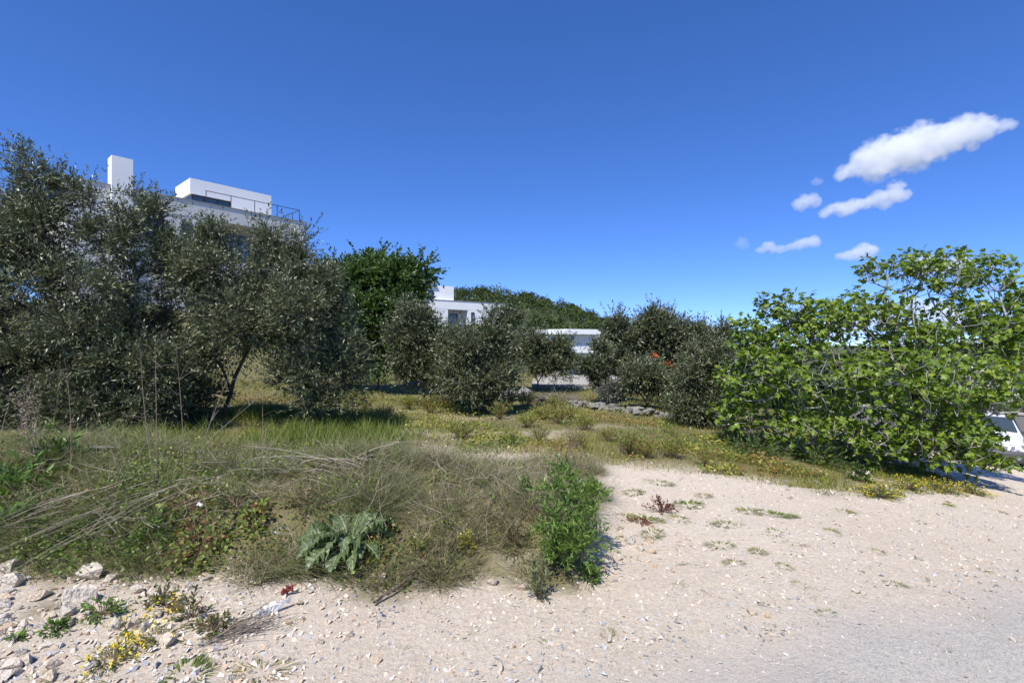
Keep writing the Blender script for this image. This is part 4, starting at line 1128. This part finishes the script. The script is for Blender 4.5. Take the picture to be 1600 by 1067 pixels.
# yellow-green bushes of the field
FB = [(640, 640, .9), (672, 646, .8), (745, 642, .8), (722, 686, .8), (762, 634, .9), (793, 636, .9), (822, 636, .9), (850, 655, .8), (872, 645, .8), (797, 694, .5), (872, 662, .8), (985, 712, .7), (1050, 716, .6), (1104, 728, .5), (903, 700, .5), (545, 634, .8), (572, 640, .7), (842, 690, .5), (893, 655, .7), (700, 642, .7), (600, 655, .6), (915, 672, .6), (950, 690, .5), (780, 655, .7), (825, 668, .6), (1010, 716, .5)]
ORD = "first second third fourth fifth sixth seventh eighth ninth tenth eleventh twelfth thirteenth fourteenth fifteenth sixteenth seventeenth eighteenth nineteenth twentieth twenty-first twenty-second twenty-third twenty-fourth twenty-fifth twenty-sixth".split()
var = []
for k, pal in enumerate((YGREEN, YGREEN + [(.25, .13, .05)], BRAMB)):
    r = plant("field_bush", "x", "bush", Vector((0, 30, -50)), .95, .3, 90, 7, .05, .55, pal, group="yellow-green bushes in the field", up=.7); var.append(r)
for i, (u, v, s) in enumerate(FB):
    o = var[i] if i < 3 else copy_tree(var[i % 3])
    p = ray_ground(u, v); o.location = p; o.rotation_euler = (0, 0, i * 2.4); o.scale = (s, s, s * (.8 + .3 * rng.random()))
    o["label"] = "low yellow-green field bush, %s of the field's bushes counted from the big olives" % ORD[sorted(range(len(FB)), key=lambda q: FB[q][0]).index(i)]
for (u, v, w, h, pal, label) in ((855, 588, 1.6, .9, [(.25, .19, .06), (.3, .17, .06), (.2, .2, .06)], "orange-brown shrub at the end of the concrete slab"), (895, 578, 2.0, 1.2, [(.1, .15, .04), (.13, .18, .05)], "fresh green shrub behind the concrete slab"),
                                (705, 636, 1.2, .3, [(.07, .16, .03), (.09, .19, .035)], "lush green weed mat at the edge of the round olive's shade"), (590, 600, 1.4, .9, BRIGHT, "bright green shrub at the foot of the dense dark tree"), (640, 588, 1.2, .7, BRIGHT, "bright green shrub between the dark tree and its neighbouring olive")):
    p = ray_ground(u, v); plant("shrub", label, "shrub", p, w, h, 90, 9, .075, .5, pal, group="bushes on the lot")
for (u, v, w, h, n, label) in ((1180, 715, 1.1, .5, 90, "green undergrowth bush below the fig's lowest branches, next to the tall olive bush"), (1290, 728, 1.1, .45, 90, "green undergrowth bush under the middle of the fig"), (1145, 695, .8, .5, 60, "dark green bush between the fig and the olive bush"), (1250, 715, .9, .4, 70, "low green undergrowth bush under the fig's drooping twigs"), (1345, 752, .4, .3, 40, "pale green sprout bush beside the stones under the fig")):
    p = ray_ground(u, v); plant("undergrowth_bush", label, "bush", p, w, h, n, 9, .05, .5, [(.08, .14, .03), (.11, .18, .04), (.06, .1, .025)], group="bushes under the fig tree")

# grass tufts on the gravel
TU = [(1125, 853, .10), (1185, 862, .09), (1147, 880, .09), (1225, 885, .07), (1075, 790, .16), (1170, 800, .12), (1100, 775, .12), (1205, 803, .12), (1020, 835, .12), (1010, 812, .14), (975, 810, .14), (1225, 805, .1), (1250, 915, .06), (1280, 920, .05), (1285, 938, .06), (1290, 958, .06), (1310, 945, .05), (1320, 935, .05), (1215, 935, .06), (1195, 948, .05), (1400, 913, .06), (1535, 893, .05), (1240, 850, .07), (1210, 832, .08), (1135, 820, .12), (1060, 812, .12),
      (410, 1050, .12), (290, 1058, .14), (620, 1018, .05), (680, 955, .06), (860, 970, .05), (860, 1008, .05), (450, 975, .06), (930, 952, .04), (950, 990, .05), (1080, 885, .06), (1060, 915, .05), (1320, 800, .12), (1370, 862, .08), (1440, 905, .05), (1390, 770, .12), (1480, 790, .1), (1560, 800, .1), (990, 770, .14), (1030, 755, .14), (1300, 832, .09), (1100, 930, .05), (740, 985, .04), (60, 1062, .08), (150, 1062, .08), (385, 990, .06), (250, 1060, .07)]
tv = []
for k in range(4):
    r = empty("grass_tuft", (0, 0, -60), "x", "grass tuft", "small grass tufts on the gravel")
    n = 150; th = rng.random(n) * 6.28; rr = .8 * np.sqrt(rng.random(n)); g = Geo()
    hd = np.stack([np.cos(th), np.sin(th), 0 * th], 1)
    Z = norm(np.array([0, 0, 1.]) + hd * (.5 + .9 * rng.random((n, 1)))); X = norm(np.cross(hd, Z)); Y = np.cross(Z, X)
    pal = (GREEN, np.concatenate([GREEN, OLV]), np.concatenate([OLV, TAN]), GREEN)[k]
    g.scatter(*BLADE_T, hd * rr[:, None] * np.array([1, 1, 0]), X, Y, Z, np.stack([np.full(n, .06), .4 + .6 * rng.random(n), .3 + .5 * rng.random(n)], 1), pick(pal, n))
    tag(g.build("blades", M['grass'], r), kind="stuff"); tv.append(r)
for i, (u, v, s) in enumerate(TU):
    o = tv[i] if i < 4 else copy_tree(tv[i % 4])
    p = ray_ground(u, v); o.location = p - Vector((0, 0, .005)); o.rotation_euler = (0, 0, i * 1.7); q = s * .8
    o.scale = (q * (1 + .8 * rng.random()), q, q * .8)
    o["label"] = "small green grass tuft growing on bare gravel"

# ------------------------------------------------------------------ stones
# tiny sprouts on the gravel, too many and too small to count
N = 900; yy = 3.0 + 4.4 * rng.random(N); xx = .3 + 6.2 * rng.random(N)
k = (rng.random(N) < sstep(.42, .62, fbm(xx, yy, .8, 3, 180)) * (1 - road_mask(xx, yy)) * (1 - field_mask(xx, yy))) & (xx / yy < 1.02); cx, cy = xx[k], yy[k]
g = Geo(); tufts(g, cx, cy, 14, .008, .03, .02, lambda ci, n: pick(np.concatenate([GREEN, TAN * .6, OLV]), n), .003, .9)
tag(g.build("gravel_sprouts", M['grass']), "tiny sprouts and dry bits dotted over the gravel", kind="stuff")

def weathered(seed):
    v, t = hull(22, 300 + seed, .6); g = Geo(); g.add(v, t); return g.mesh("stone", M['darkstone'])
wm = [weathered(i) for i in range(7)]
def stone(u, v, w, label=None, group="rubble stones on the verge", name="stone", sq=None, p=None, rz=None, mesh=None):
    p = p or ray_ground(u, v)
    o = bpy.data.objects.new(name, rock_meshes[rng.integers(0, 10)] if mesh is None else mesh); COL.objects.link(o)
    s = w / 2; o.scale = sq if sq else (s * (.85 + .4 * rng.random()), s * (.7 + .4 * rng.random()), s * (.65 + .5 * rng.random()))
    o.location = p + Vector((0, 0, o.scale[2] * .22)); o.rotation_euler = (rng.normal() * .25, rng.normal() * .25, rng.random() * 6.28 if rz is None else rz)
    return tag(o, label or "small angular pale limestone lying on the stony verge", "stone", group)
for (u, v, w, lab) in ((18, 915, .17, "rounded cream stone at the very edge of the verge below the leaning stalks"), (125, 945, .27, "biggest flat tan stone at the bank's foot beside the leafy weed"), (105, 960, .14, "grey-white stone just below the flat tan stone"),
        (65, 935, .12, "pale block on the rubble left of the flat tan stone"), (78, 965, .08, "orange stone among the rubble left of the grey-white stone"), (112, 975, .1, "white chip of stone above the dark green weed"), (92, 972, .09, "white stone next to the orange one"),
        (262, 1005, .13, "flat cream stone with a dark underside right of the yellow flowers"), (598, 905, .12, "upright pale stone standing alone in front of the dead stick's end"), (770, 912, .10, "smooth pale oblong stone at the foot of the dry grass"),
        (985, 850, .17, "white rock, the brightest one right of the evergreen shrub"), (968, 828, .13, "white rock leaning behind the brightest one"), (940, 890, .11, "dark grey stone in the evergreen shrub's shadow"), (915, 770, .16, "grey boulder behind the evergreen shrub"),
        (1350, 745, .3, "pale boulder under the fig's low branches"), (650, 912, .07, "white stone just above the dead stick"), (1015, 848, .08, "orange-tinted stone beside the white rocks"), (140, 900, .22, "shaded tan block set in the bank behind the stalks"), (20, 890, .2, "shaded block in the bank under the leaning stalks"), (215, 925, .1, "pale stone at the bank's foot below the bramble"), (1200, 985, .045, "lone grey pebble on the road's edge"), (1580, 1000, .05, "flat grey pebble on the road near the frame's edge")):
    stone(u, v, w, lab)
p = ray_ground(120, 715); stone(0, 0, 0, "long flat weathered slab lying on the bank among green herbs", "old slabs", "stone_slab", (.42, .2, .085), p + Vector((0, 0, .05)), .2, wm[0])
for k in range(262):
    u = 1000 * rng.random() ** 2.2; v = 905 + 160 * rng.random() ** 1.4
    if k > 170: u = 900 + 700 * rng.random(); v = 790 + 230 * rng.random()
    if k > 205: u = 935 + 130 * rng.random(); v = 820 + 90 * rng.random()
    if road_mask(*ray_ground(u, v)[:2]) > .5: continue
    stone(u, v, (.03 + .075 * rng.random() ** 2) * (1.15 if u < 350 else .8))
for k in range(26):
    stone(1180 + 350 * rng.random(), 745 + 40 * rng.random(), .05 + .08 * rng.random() ** 2)

# loose stone wall across the field
wl_pts = [(845, 626), (870, 630), (895, 634), (920, 637), (945, 640), (970, 643), (995, 646), (1020, 650), (1045, 653), (1065, 655)]
p0 = ray_ground(950, 643)
wr = empty("stone_wall", p0, "low tumbled dry stone wall crossing the field before the olive bushes", "wall")
for k in range(95):
    t = rng.random() * 9; i = min(8, int(t)); f_ = t - i
    u = wl_pts[i][0] * (1 - f_) + wl_pts[i + 1][0] * f_; v = wl_pts[i][1] * (1 - f_) + wl_pts[i + 1][1] * f_
    q = ray_ground(u, v + rng.normal() * 1.2); s = .07 + .10 * rng.random() ** 1.5
    o = bpy.data.objects.new("stone", wm[k % 7]); COL.objects.link(o); o.parent = wr
    o.scale = (s * 1.3, s, s * .85); o.location = q - p0 + Vector((0, 0, .02 + .10 * rng.random() * (k % 3 > 0))); o.rotation_euler = tuple(rng.random(3) * (.6, .6, 6.28))
p0 = ray_ground(690, 606)
wr = empty("stone_wall", p0, "remains of a stone wall in the shade of the round olive", "wall")
for k in range(30):
    u = 635 + 85 * rng.random(); v = 602 + (u - 635) * .04 + rng.normal() * 1.6
    q = ray_ground(u, v); s = .10 + .13 * rng.random()
    o = bpy.data.objects.new("stone", wm[k % 7]); COL.objects.link(o); o.parent = wr
    o.scale = (s * 1.4, s, s * .7); o.location = q - p0 + Vector((0, 0, .05)); o.rotation_euler = tuple(rng.random(3) * (.6, .6, 6.28))
for (u, v, w, y, lab) in ((797, 585, 1.0, 15.5, "pale upright boulder under the olive, next to the round olive"), (819, 585, 1.1, 15.6, "pale leaning boulder under the olive, right one of the pair")):
    b = on_ground((u - 800) / F * y, y); stone(0, 0, 0, lab, "pale boulders under the olive", "boulder", (.28 * w, .3 * w, .42 * w), b + Vector((0, 0, .1)), 1.0, wm[int(u) % 7])
hp = on_ground((868 - 800) / F * 15.0, 15.0)
r = empty("rubble_heap", hp, "grey heap of brushwood and rubble in front of the concrete slab", "heap"); g = Geo()
for k in range(160):
    a = np.array([rng.normal() * .38, rng.normal() * .3, .22 * rng.random()]); d = norm(rng.normal(size=3) * np.array([1, 1, .35])) * (.15 + .3 * rng.random())
    g.tube([a - d, a + np.array([0, 0, .04]), a + d], [.006, .008, .004], 3, np.array((.19, .17, .15)) * (.7 + .6 * rng.random()))
tag(g.build("brushwood", M['twig'], r), kind="stuff")
for k in range(14):
    o = bpy.data.objects.new("stone", wm[k % 7]); COL.objects.link(o); o.parent = r; s = .06 + .08 * rng.random(); o.scale = (s, s, s)
    o.location = (rng.normal() * .4, rng.normal() * .25, .05 + .08 * rng.random()); o.rotation_euler = tuple(rng.random(3) * 6)

# concrete slab
zsl = EYE + (HOR - 601) / F * 20.5
g = Geo(); g.box((-1.9, 0, -.7), (2.4, 7.5, 0)); g.box((-1.6, 4.5, .002), (-.9, 5.2, .2)); o = g.build("concrete_slab", M['concrete']); o.location = Vector(((905 - 800) / F * 20.5, 20.5, zsl)); o.rotation_euler = (0, 0, -.06)
tag(o, "flat concrete slab between the olives in front of the small far house", "slab")
# orange scraps
M['orange'] = leaf_mat("orange_netting", .35, .6, .3, .15)
for k, (u, v, w, h, y, lab) in enumerate(((1022, 560, .22, .3, 15.2, "bright orange scrap hanging highest in the wide olive"), (1062, 578, .22, .42, 14.6, "orange scrap hanging nearest the tall olive bush"), (985, 576, .3, .12, 14.2, "orange scrap lying across the top of the low olive bush"), (963, 584, .18, .12, 16, "small orange scrap on the concrete slab's end"), (1040, 570, .25, .2, 15, "faded orange scrap between the two hanging ones"))):
    n = 7; c = at(u, v, y); s = np.linspace(-.5, .5, n); A_, B_ = np.meshgrid(s, s); g = Geo()
    V = np.stack([A_ * w + .04 * rng.normal(size=A_.shape), .1 * rng.normal(size=A_.shape), B_ * h * (1 - .5 * np.abs(A_)) + .03 * rng.normal(size=A_.shape)], -1).reshape(-1, 3)
    T = [t for i in range(n - 1) for j in range(n - 1) if rng.random() > .15 for t in ((i * n + j, i * n + j + 1, (i + 1) * n + j + 1), (i * n + j, (i + 1) * n + j + 1, (i + 1) * n + j))]
    g.add(V, T, np.array((.46, .13, .05)) * (.8 + .3 * rng.random())); o = g.build("orange_scrap", M['orange']); o.location = c
    tag(o, lab, "scrap", "orange scraps among the olives")

# ------------------------------------------------------------------ dead stalks, brush, litter
def bez(a, b, c, n=8):
    t = np.linspace(0, 1, n)[:, None]; return (1 - t) ** 2 * np.array(a) + 2 * t * (1 - t) * np.array(b) + t * t * np.array(c)
DRY = (.34, .29, .24)
# brush pile
p = ray_ground(535, 745); r = empty("brush_pile", p, "tangle of dead pale branches lying on top of the bank", "brush")
for k in range(9):
    a = np.array([rng.normal() * .1, rng.normal() * .06, .05 + .1 * rng.random()]); th = -.2 + 3.4 * rng.random() if k % 3 else math.pi + .5 * rng.random()
    L = .35 + .4 * rng.random(); c = a + np.array([math.cos(th) * L, -.25 * rng.random() + .1, .02 + .22 * rng.random()]); m = (a + c) / 2 + np.array([0, 0, .14 * rng.random()])
    g = Geo(); pts = bez(a, m, c); g.tube(pts, np.linspace(.006, .002, 8), 5, np.array(DRY) * (.8 + .5 * rng.random()))
    for j in range(7):
        q = pts[rng.integers(2, 8)]; e = q + np.array([rng.normal() * .15, rng.normal() * .08 - .05, -.14 * rng.random() + .03]); g.tube(bez(q, (q + e) / 2 + np.array([0, 0, .03]), e, 5), np.linspace(.0025, .0012, 5), 3, np.array(DRY) * (.8 + .5 * rng.random()))
    tag(g.build("branch", M['twig'], r), kind="stuff")
# long leaning stalks
p = ray_ground(130, 860); r = empty("leaning_stalks", p, "sheaf of long dry grey stalks leaning down over the bank's foot", "stalks")
for k in range(60):
    a = np.array([.1 + rng.normal() * .4, .25 + rng.normal() * .15, .16 + .28 * rng.random()]); e = a + np.array([-.45 - .4 * rng.random(), -.15 - .3 * rng.random() + .1 * rng.normal(), -.22 - .28 * rng.random()]) * (.5 + .7 * rng.random())
    g = Geo(); g.tube(bez(a, (a + e) / 2 + np.array([0, 0, .05 + .05 * rng.random()]), e, 6), np.linspace(.0021, .0011, 6), 3, np.array(DRY) * (.45 + .7 * rng.random())); g.build("stalk", M['twig'], r)
# upright dead stalks
def stalk(u, v, top_u, top_v, label, twigs=10, fuzz=0, col=(.22, .17, .13), r0=.004):
    p = ray_ground(u, v); e = np.array(at(top_u, top_v, p.y + .1)) - np.array(p); r = empty("dead_stalk", p, label, "stalk", "upright dead stalks on the bank")
    g = Geo(); m = e * .5 + np.array([.04 * rng.normal(), .03, 0]); pts = bez((0, 0, -.02), m, e, 10); g.tube(pts, np.linspace(r0, r0 * .35, 10), 4, col); g.build("stem", M['twig'], r)
    tg = Geo(); L = np.linalg.norm(e)
    for j in range(twigs):
        q = pts[rng.integers(3, 10)]; d = norm(rng.normal(size=3) + np.array([0, 0, .9])) * L * (.08 + .16 * rng.random()); tg.tube([q, q + d * .6 + np.array([0, 0, .01]), q + d], [r0 * .4, r0 * .3, r0 * .2], 3, col)
    tag(tg.build("twigs", M['twig'], r), kind="stuff")
    if fuzz:
        fg = Geo(); i = rng.integers(4, 10, fuzz); q = pts[i] + .045 * rng.normal(size=(fuzz, 3)); nn = norm(rng.normal(size=(fuzz, 3))); x_ = perp(nn)
        fg.scatter(*LEAF_T, q, x_, np.cross(nn, x_), nn, np.full(fuzz, .016), np.array((.26, .19, .16)) * (.6 + .7 * rng.random((fuzz, 1)))); tag(fg.build("seed_heads", M['grass'], r), kind="stuff")
stalk(65, 760, 25, 620, "dead brown stalk with seed heads, nearest the frame's edge", 16, 260)
stalk(62, 740, 42, 600, "dead seed-headed stalk leaning beside the one nearest the edge", 14, 200)
stalk(110, 740, 105, 590, "thin dead stalk in front of the stone slab", 8, 0)
stalk(245, 770, 220, 560, "thin dead stalk with fine twigs, left of the tall pair", 10, 0)
stalk(243, 775, 242, 540, "tall thin dead stalk, left one of the tall pair", 10, 0)
stalk(288, 768, 275, 545, "tall thin dead stalk, right one of the tall pair", 10, 0)
stalk(195, 760, 140, 620, "dead stalk bent towards the seed-headed ones", 10, 0)
stalk(300, 740, 370, 560, "dead twig leaning towards the olive's trunk", 10, 0, DRY)
stalk(310, 700, 400, 625, "low dead twig slanting across the shaded grass", 6, 0, DRY)
stalk(412, 770, 410, 590, "lone upright dead stalk in front of the shaded grass", 3, 0)
stalk(888, 745, 890, 670, "dead reddish stalk rising above the evergreen shrub", 10, 120, (.2, .11, .09))
stalk(895, 770, 897, 680, "second dead reddish stalk behind the evergreen shrub", 8, 90, (.2, .11, .09))
stalk(345, 1000, 308, 930, "bare reddish stalk on the stones below the bramble", 4, 0, (.14, .06, .05), .0025)
stalk(590, 985, 575, 920, "thin dry stalk on the stones in front of the thistle", 5, 30, (.25, .18, .12), .002)
# dead stick on the gravel
a, b = ray_ground(582, 948), ray_ground(662, 888); r = empty("dead_stick", a, "thick crooked dead stick lying on the stones right of the thistle", "stick")
pts = bez((0, 0, .02), (np.array(b - a)) * .5 + np.array([.03, -.03, .02]), np.array(b - a) + np.array([0, 0, .05]), 12) + .006 * rng.normal(size=(12, 3))
g = Geo(); g.tube(pts, np.linspace(.008, .016, 12), 7, (.13, .10, .075)); g.build("stem", M['twig'], r, True)
g = Geo()
for j in range(6):
    q = pts[rng.integers(2, 11)]; e = q + np.array([.12 * rng.normal(), .08 * rng.normal(), .02 + .04 * rng.random()]); g.tube([q, (q + e) / 2, e], [.004, .003, .0015], 3, (.16, .12, .09))
tag(g.build("twigs", M['twig'], r), kind="stuff")
p = ray_ground(380, 985); r = empty("twig_heap", p, "small heap of dry grey twigs beside the white litter", "twigs"); g = Geo()
for k in range(46):
    a = np.array([rng.normal() * .08, rng.normal() * .07, .03 * rng.random()]); d = np.array([.12, .08, .02]) * (.5 + rng.random()) + .04 * rng.normal(size=3) * np.array([1, 1, .3]); g.tube([a - d, a + np.array([0, 0, .012]), a + d], [.0015, .0024, .001], 3, np.array((.26, .22, .18)) * (.7 + .6 * rng.random()))
tag(g.build("twigs", M['twig'], r), kind="stuff")
M['plastic'] = leaf_mat("white_plastic", .2, .35, .5, .05)
M['redp'] = leaf_mat("red_plastic", .15, .4, .4, .1)
def litter(name, label, u, v, L, W, az, col, mat):
    p = ray_ground(u, v); n, m = 12, 5; g = Geo(); V = []
    for i in range(n):
        for j in range(m):
            t = i / (n - 1) - .5; s = j / (m - 1) - .5
            V.append((t * L + .01 * rng.normal(), s * W * (1 - .8 * abs(t)) + .006 * rng.normal(), .035 + .02 * math.sin(t * 9 + s * 5) + .010 * rng.normal() + .03 * t))
    T = [t for i in range(n - 1) for j in range(m - 1) for t in ((i * m + j, (i + 1) * m + j, (i + 1) * m + j + 1), (i * m + j, (i + 1) * m + j + 1, i * m + j + 1))]
    g.add(V, T, col); o = g.build(name, M[mat]); o.location = p; o.rotation_euler = (0, 0, az); tag(o, label, "litter")
litter("plastic_scrap", "crumpled strip of white plastic lying on the stones left of the thistle", 428, 958, .2, .05, .85, (.70, .70, .70), 'plastic')
litter("plastic_scrap", "small red scrap at the bank's foot just above the white plastic strip", 450, 930, .06, .02, .3, (.22, .05, .04), 'redp')

# ------------------------------------------------------------------ parked car
M['carwhite'] = noise_mat("white_car_paint", (.60, .60, .60), (.66, .66, .65), 3, .3, 0, spec=.5)
M['bumper'] = noise_mat("grey_bumper", (.06, .062, .068), (.075, .077, .083), 4, .55, 0)
M['tyre'] = noise_mat("tyre_rubber", (.02, .02, .02), (.03, .03, .03), 20, .8, .2)
M['rim'] = noise_mat("rim_metal", (.4, .4, .41), (.45, .45, .46), 5, .35, 0)
def lamp_mat():
    m, n, l = new_mat("headlight_lens"); o = n.new("ShaderNodeOutputMaterial"); p = n.new("ShaderNodeBsdfPrincipled")
    p.inputs["Base Color"].default_value = (.30, .32, .35, 1); p.inputs["Roughness"].default_value = .08; p.inputs["Metallic"].default_value = .5; l.new(p.outputs[0], o.inputs[0]); return m
M['lamp'] = lamp_mat()
cp = Vector((16.3, 17.6, 0)); cp.z = float(ground_z(cp.x, cp.y))
car = empty("parked_car", cp, "white car with a dark grey bumper parked behind the fig tree", "car", rz=math.atan2(-.70, -.71) + .10)
ch = Vector((math.cos(car.rotation_euler.z), math.sin(car.rotation_euler.z)))
zf_, zr_ = float(ground_z(cp.x + ch.x * 1.2, cp.y + ch.y * 1.2)), float(ground_z(cp.x - ch.x * 1.25, cp.y - ch.y * 1.25))
car.location.z = (zf_ + zr_) / 2 + .01; car.rotation_euler.y = -math.atan((zf_ - zr_) / 2.45)
zl_, zr_ = float(ground_z(cp.x - ch.y * .7, cp.y + ch.x * .7)), float(ground_z(cp.x + ch.y * .7, cp.y - ch.x * .7)); car.rotation_euler.x = math.atan((zl_ - zr_) / 1.4)
# local x: forward, y: left, z: up; nose at x = 1.9
ST = [  # x, sill z, bumper/belt z, top z, half width at sill, at belt, at top
    (1.90, .30, .48, .60, .50, .60, .50), (1.80, .22, .55, .72, .72, .78, .66), (1.55, .20, .62, .86, .80, .82, .70), (1.1, .20, .70, .95, .82, .83, .72), (.75, .20, .78, 1.0, .82, .83, .72), (.70, .20, .88, 1.03, .82, .83, .72),
    (.05, .20, .92, 1.44, .82, .83, .60), (-.5, .20, .93, 1.48, .82, .83, .60), (-1.2, .20, .95, 1.45, .82, .83, .60), (-1.65, .22, .95, 1.36, .82, .82, .58), (-1.9, .28, .9, 1.0, .78, .80, .66), (-1.95, .35, .7, .75, .7, .72, .6)]
g = Geo(); V, T = [], []
for x, zs_, zb_, zt_, ws, wb_, wt in ST:
    half = [(0, zs_), (ws, zs_), (wb_, (zs_ + zb_) / 2), (wb_ * .985, zb_), (wt, zt_ - .03), (wt * .6, zt_), (0, zt_ + .012)]
    for y, z in half: V.append((x, y, z))
    for y, z in half[-2:0:-1]: V.append((x, -y, z))
nr = 12
for i in range(len(ST) - 1):
    for j in range(nr):
        a, b = i * nr + j, i * nr + (j + 1) % nr; T += [(a, b, b + nr), (a, b + nr, a + nr)]
for e, fl in ((0, 1), ((len(ST) - 1) * nr, 0)):
    for j in range(1, nr - 1): T.append((e, e + j + 1, e + j) if fl else (e, e + j, e + j + 1))
g.add(V, T); body = g.build("body", M['carwhite'], car, True)
def strip(name, pts, mat, parent=car, th=.02):
    """a panel over four or more outline points, given thickness along its normal"""
    P_ = np.array(pts, float); nrm = norm(np.cross(P_[1] - P_[0], P_[2] - P_[0])[None])[0]; n = len(P_); g = Geo()
    V = np.concatenate([P_, P_ + nrm * th]); T = [(0, i, i + 1) for i in range(1, n - 1)] + [(n, n + i + 1, n + i) for i in range(1, n - 1)]
    for i in range(n): j = (i + 1) % n; T += [(i, j, n + j), (i, n + j, n + i)]
    g.add(V, T); return g.build(name, M[mat], parent)
strip("windscreen", [(.70, -.68, 1.035), (.70, .68, 1.035), (.10, .56, 1.43), (.10, -.56, 1.43)], 'glass')
for s in (1, -1):
    strip("side_window", [(.45, .80 * s, .96), (-1.3, .80 * s, .98), (-1.2, .63 * s, 1.41), (.0, .64 * s, 1.40)], 'glass', th=.02)
    hl = Geo(); fr_ = [(1.915, .42, .575), (1.87, .62, .575), (1.74, .79, .60), (1.60, .815, .68), (1.70, .72, .745), (1.84, .46, .685)]; bk_ = [(x - .12, y * .92, z) for x, y, z in fr_]
    P6 = [(x, y * s, z) for x, y, z in fr_ + bk_]; T6 = [(0, 1, 5), (1, 4, 5), (1, 2, 4), (2, 3, 4)] + [t for a in range(6) for t in ((a, (a + 1) % 6, 6 + (a + 1) % 6), (a, 6 + (a + 1) % 6, 6 + a))]
    hl.add(P6, T6); hl.build("headlight", M['lamp'], car)
    g = Geo(); ring = [(1.955, .62 * s + .055 * math.cos(a), .34 + .055 * math.sin(a)) for a in np.linspace(0, 6.28, 10)[:-1]]; g.add([(1.975, .62 * s, .34)] + ring, [(0, 1 + i, 1 + (i + 1) % 9) for i in range(9)]); g.build("fog_light", M['lamp'], car)
    g = Geo(); g.box((.35, .80 * s if s > 0 else -.98, .93), (.50, .98 if s > 0 else -.80, 1.06)); g.build("mirror", M['bumper'], car)
    for x in (1.2, -1.25):
        w = bpy.data.objects.new("wheel", None); COL.objects.link(w); w.parent = car; w.location = (x, .70 * s, .29)
        th = np.linspace(0, 2 * np.pi, 21)[:-1]; prof = [(.19, -.09), (.27, -.10), (.29, -.07), (.29, .07), (.27, .10), (.19, .09)]
        g = Geo(); V = [(r_ * math.cos(a), yy_, r_ * math.sin(a)) for r_, yy_ in prof for a in th]; T = []
        for i in range(5):
            for j in range(20): a, b = i * 20 + j, i * 20 + (j + 1) % 20; T += [(a, b, b + 20), (a, b + 20, a + 20)]
        g.add(V, T); g.build("tyre", M['tyre'], w, True)
        g = Geo(); V = [(0, .07 * s, 0)] + [(.195 * math.cos(a), .085 * s, .195 * math.sin(a)) for a in th]; g.add(V, [(0, 1 + j, 1 + (j + 1) % 20) for j in range(20)]); g.build("rim", M['rim'], w)
# front bumper wraps the nose, grille above it
g = Geo(); V, T = [], []
outline = [(1.45, -.87), (1.83, -.85), (1.95, -.62), (2.0, -.30), (2.01, 0), (2.0, .30), (1.95, .62), (1.83, .85), (1.45, .87)]
for z, k_ in ((.20, .97), (.26, 1.0), (.46, 1.005), (.56, .985)): V += [(x * k_, y * k_, z) for x, y in outline]
for i in range(3):
    for j in range(8): a, b = i * 9 + j, i * 9 + j + 1; T += [(a, b, b + 9), (a, b + 9, a + 9)]
for j in range(8): T.append((27 + j, 27 + j + 1, 27)) if j else None
g.add(V, T); g.build("bumper", M['bumper'], car, True)
strip("grille", [(1.935, -.36, .575), (1.935, .36, .575), (1.88, .38, .67), (1.88, -.38, .67)], 'frame', th=.02)
strip("bonnet_seam", [(1.80, -.50, .726), (1.80, .50, .726), (1.795, .50, .729), (1.795, -.50, .729)], 'frame', th=.008)

# low wall and roofs beyond the car
M['wallg'] = noise_mat("old_grey_wall", (.12, .12, .12), (.2, .195, .19), 1.5, .9, .4, 8)
g = Geo(); g.box((-7, -.15, -.6), (9, .15, .75)); o = g.build("low_wall", M['wallg']); o.location = (24.8, 24.6, EYE + (HOR - 676) / F * 24); o.rotation_euler = (0, 0, -.6)
g = Geo(); g.box((-7.02, -.2, .752), (9.02, .2, .84)); g.build("coping", M['concrete'], o); tag(o, "low dark grey wall with a pale coping behind the parked car", "wall")
h = House("low_house", "low white building glimpsed at the edge beyond the fig tree", 66, 66, (.75, -.66), -9)
h.box("wall", (-6, 0, 0), (8, 7, 7.6), 'beige'); h.box("roof_slab", (-6.4, -.4, 7.601), (8.4, 7.4, 8.0), 'white'); h.window(-2, 0, 5.0, 7.0, -.02, 0); h.window(2, 4, 5.0, 7.0, -.02, 0)

# trees on the low ground beyond the car
for k, (x, y, w, hh, lab) in enumerate(((40, 41, 3.4, 3.4, "dark bushy tree beyond the car, at the edge of the view"), (33, 38, 3.0, 3.0, "bushy tree behind the parked car, seen through the fig"), (27, 40, 3.0, 2.6, "bushy tree on the low ground, seen through the middle of the fig"), (21, 42, 3.2, 2.6, "bushy tree on the low ground nearest the tall olive bush"))):
    b = on_ground(x, y)
    tree("bushy_tree", lab, b, [b + Vector((0, 0, .8))], [(np.array(b) + np.array([dx * w, dy * w, hh * .55 + dz]), np.array([w * .7, w * .6, hh * .5])) for dx, dy, dz in ((-.5, 0, 0), (.5, .1, -.2), (0, 0, .5))], 70, 16, 10, .2, .5, DARK, .55, 'leaf', seed=60 + k, leaders=0, template=LEAF_T, rmax=.15, group="trees beyond the car", twigs=False)
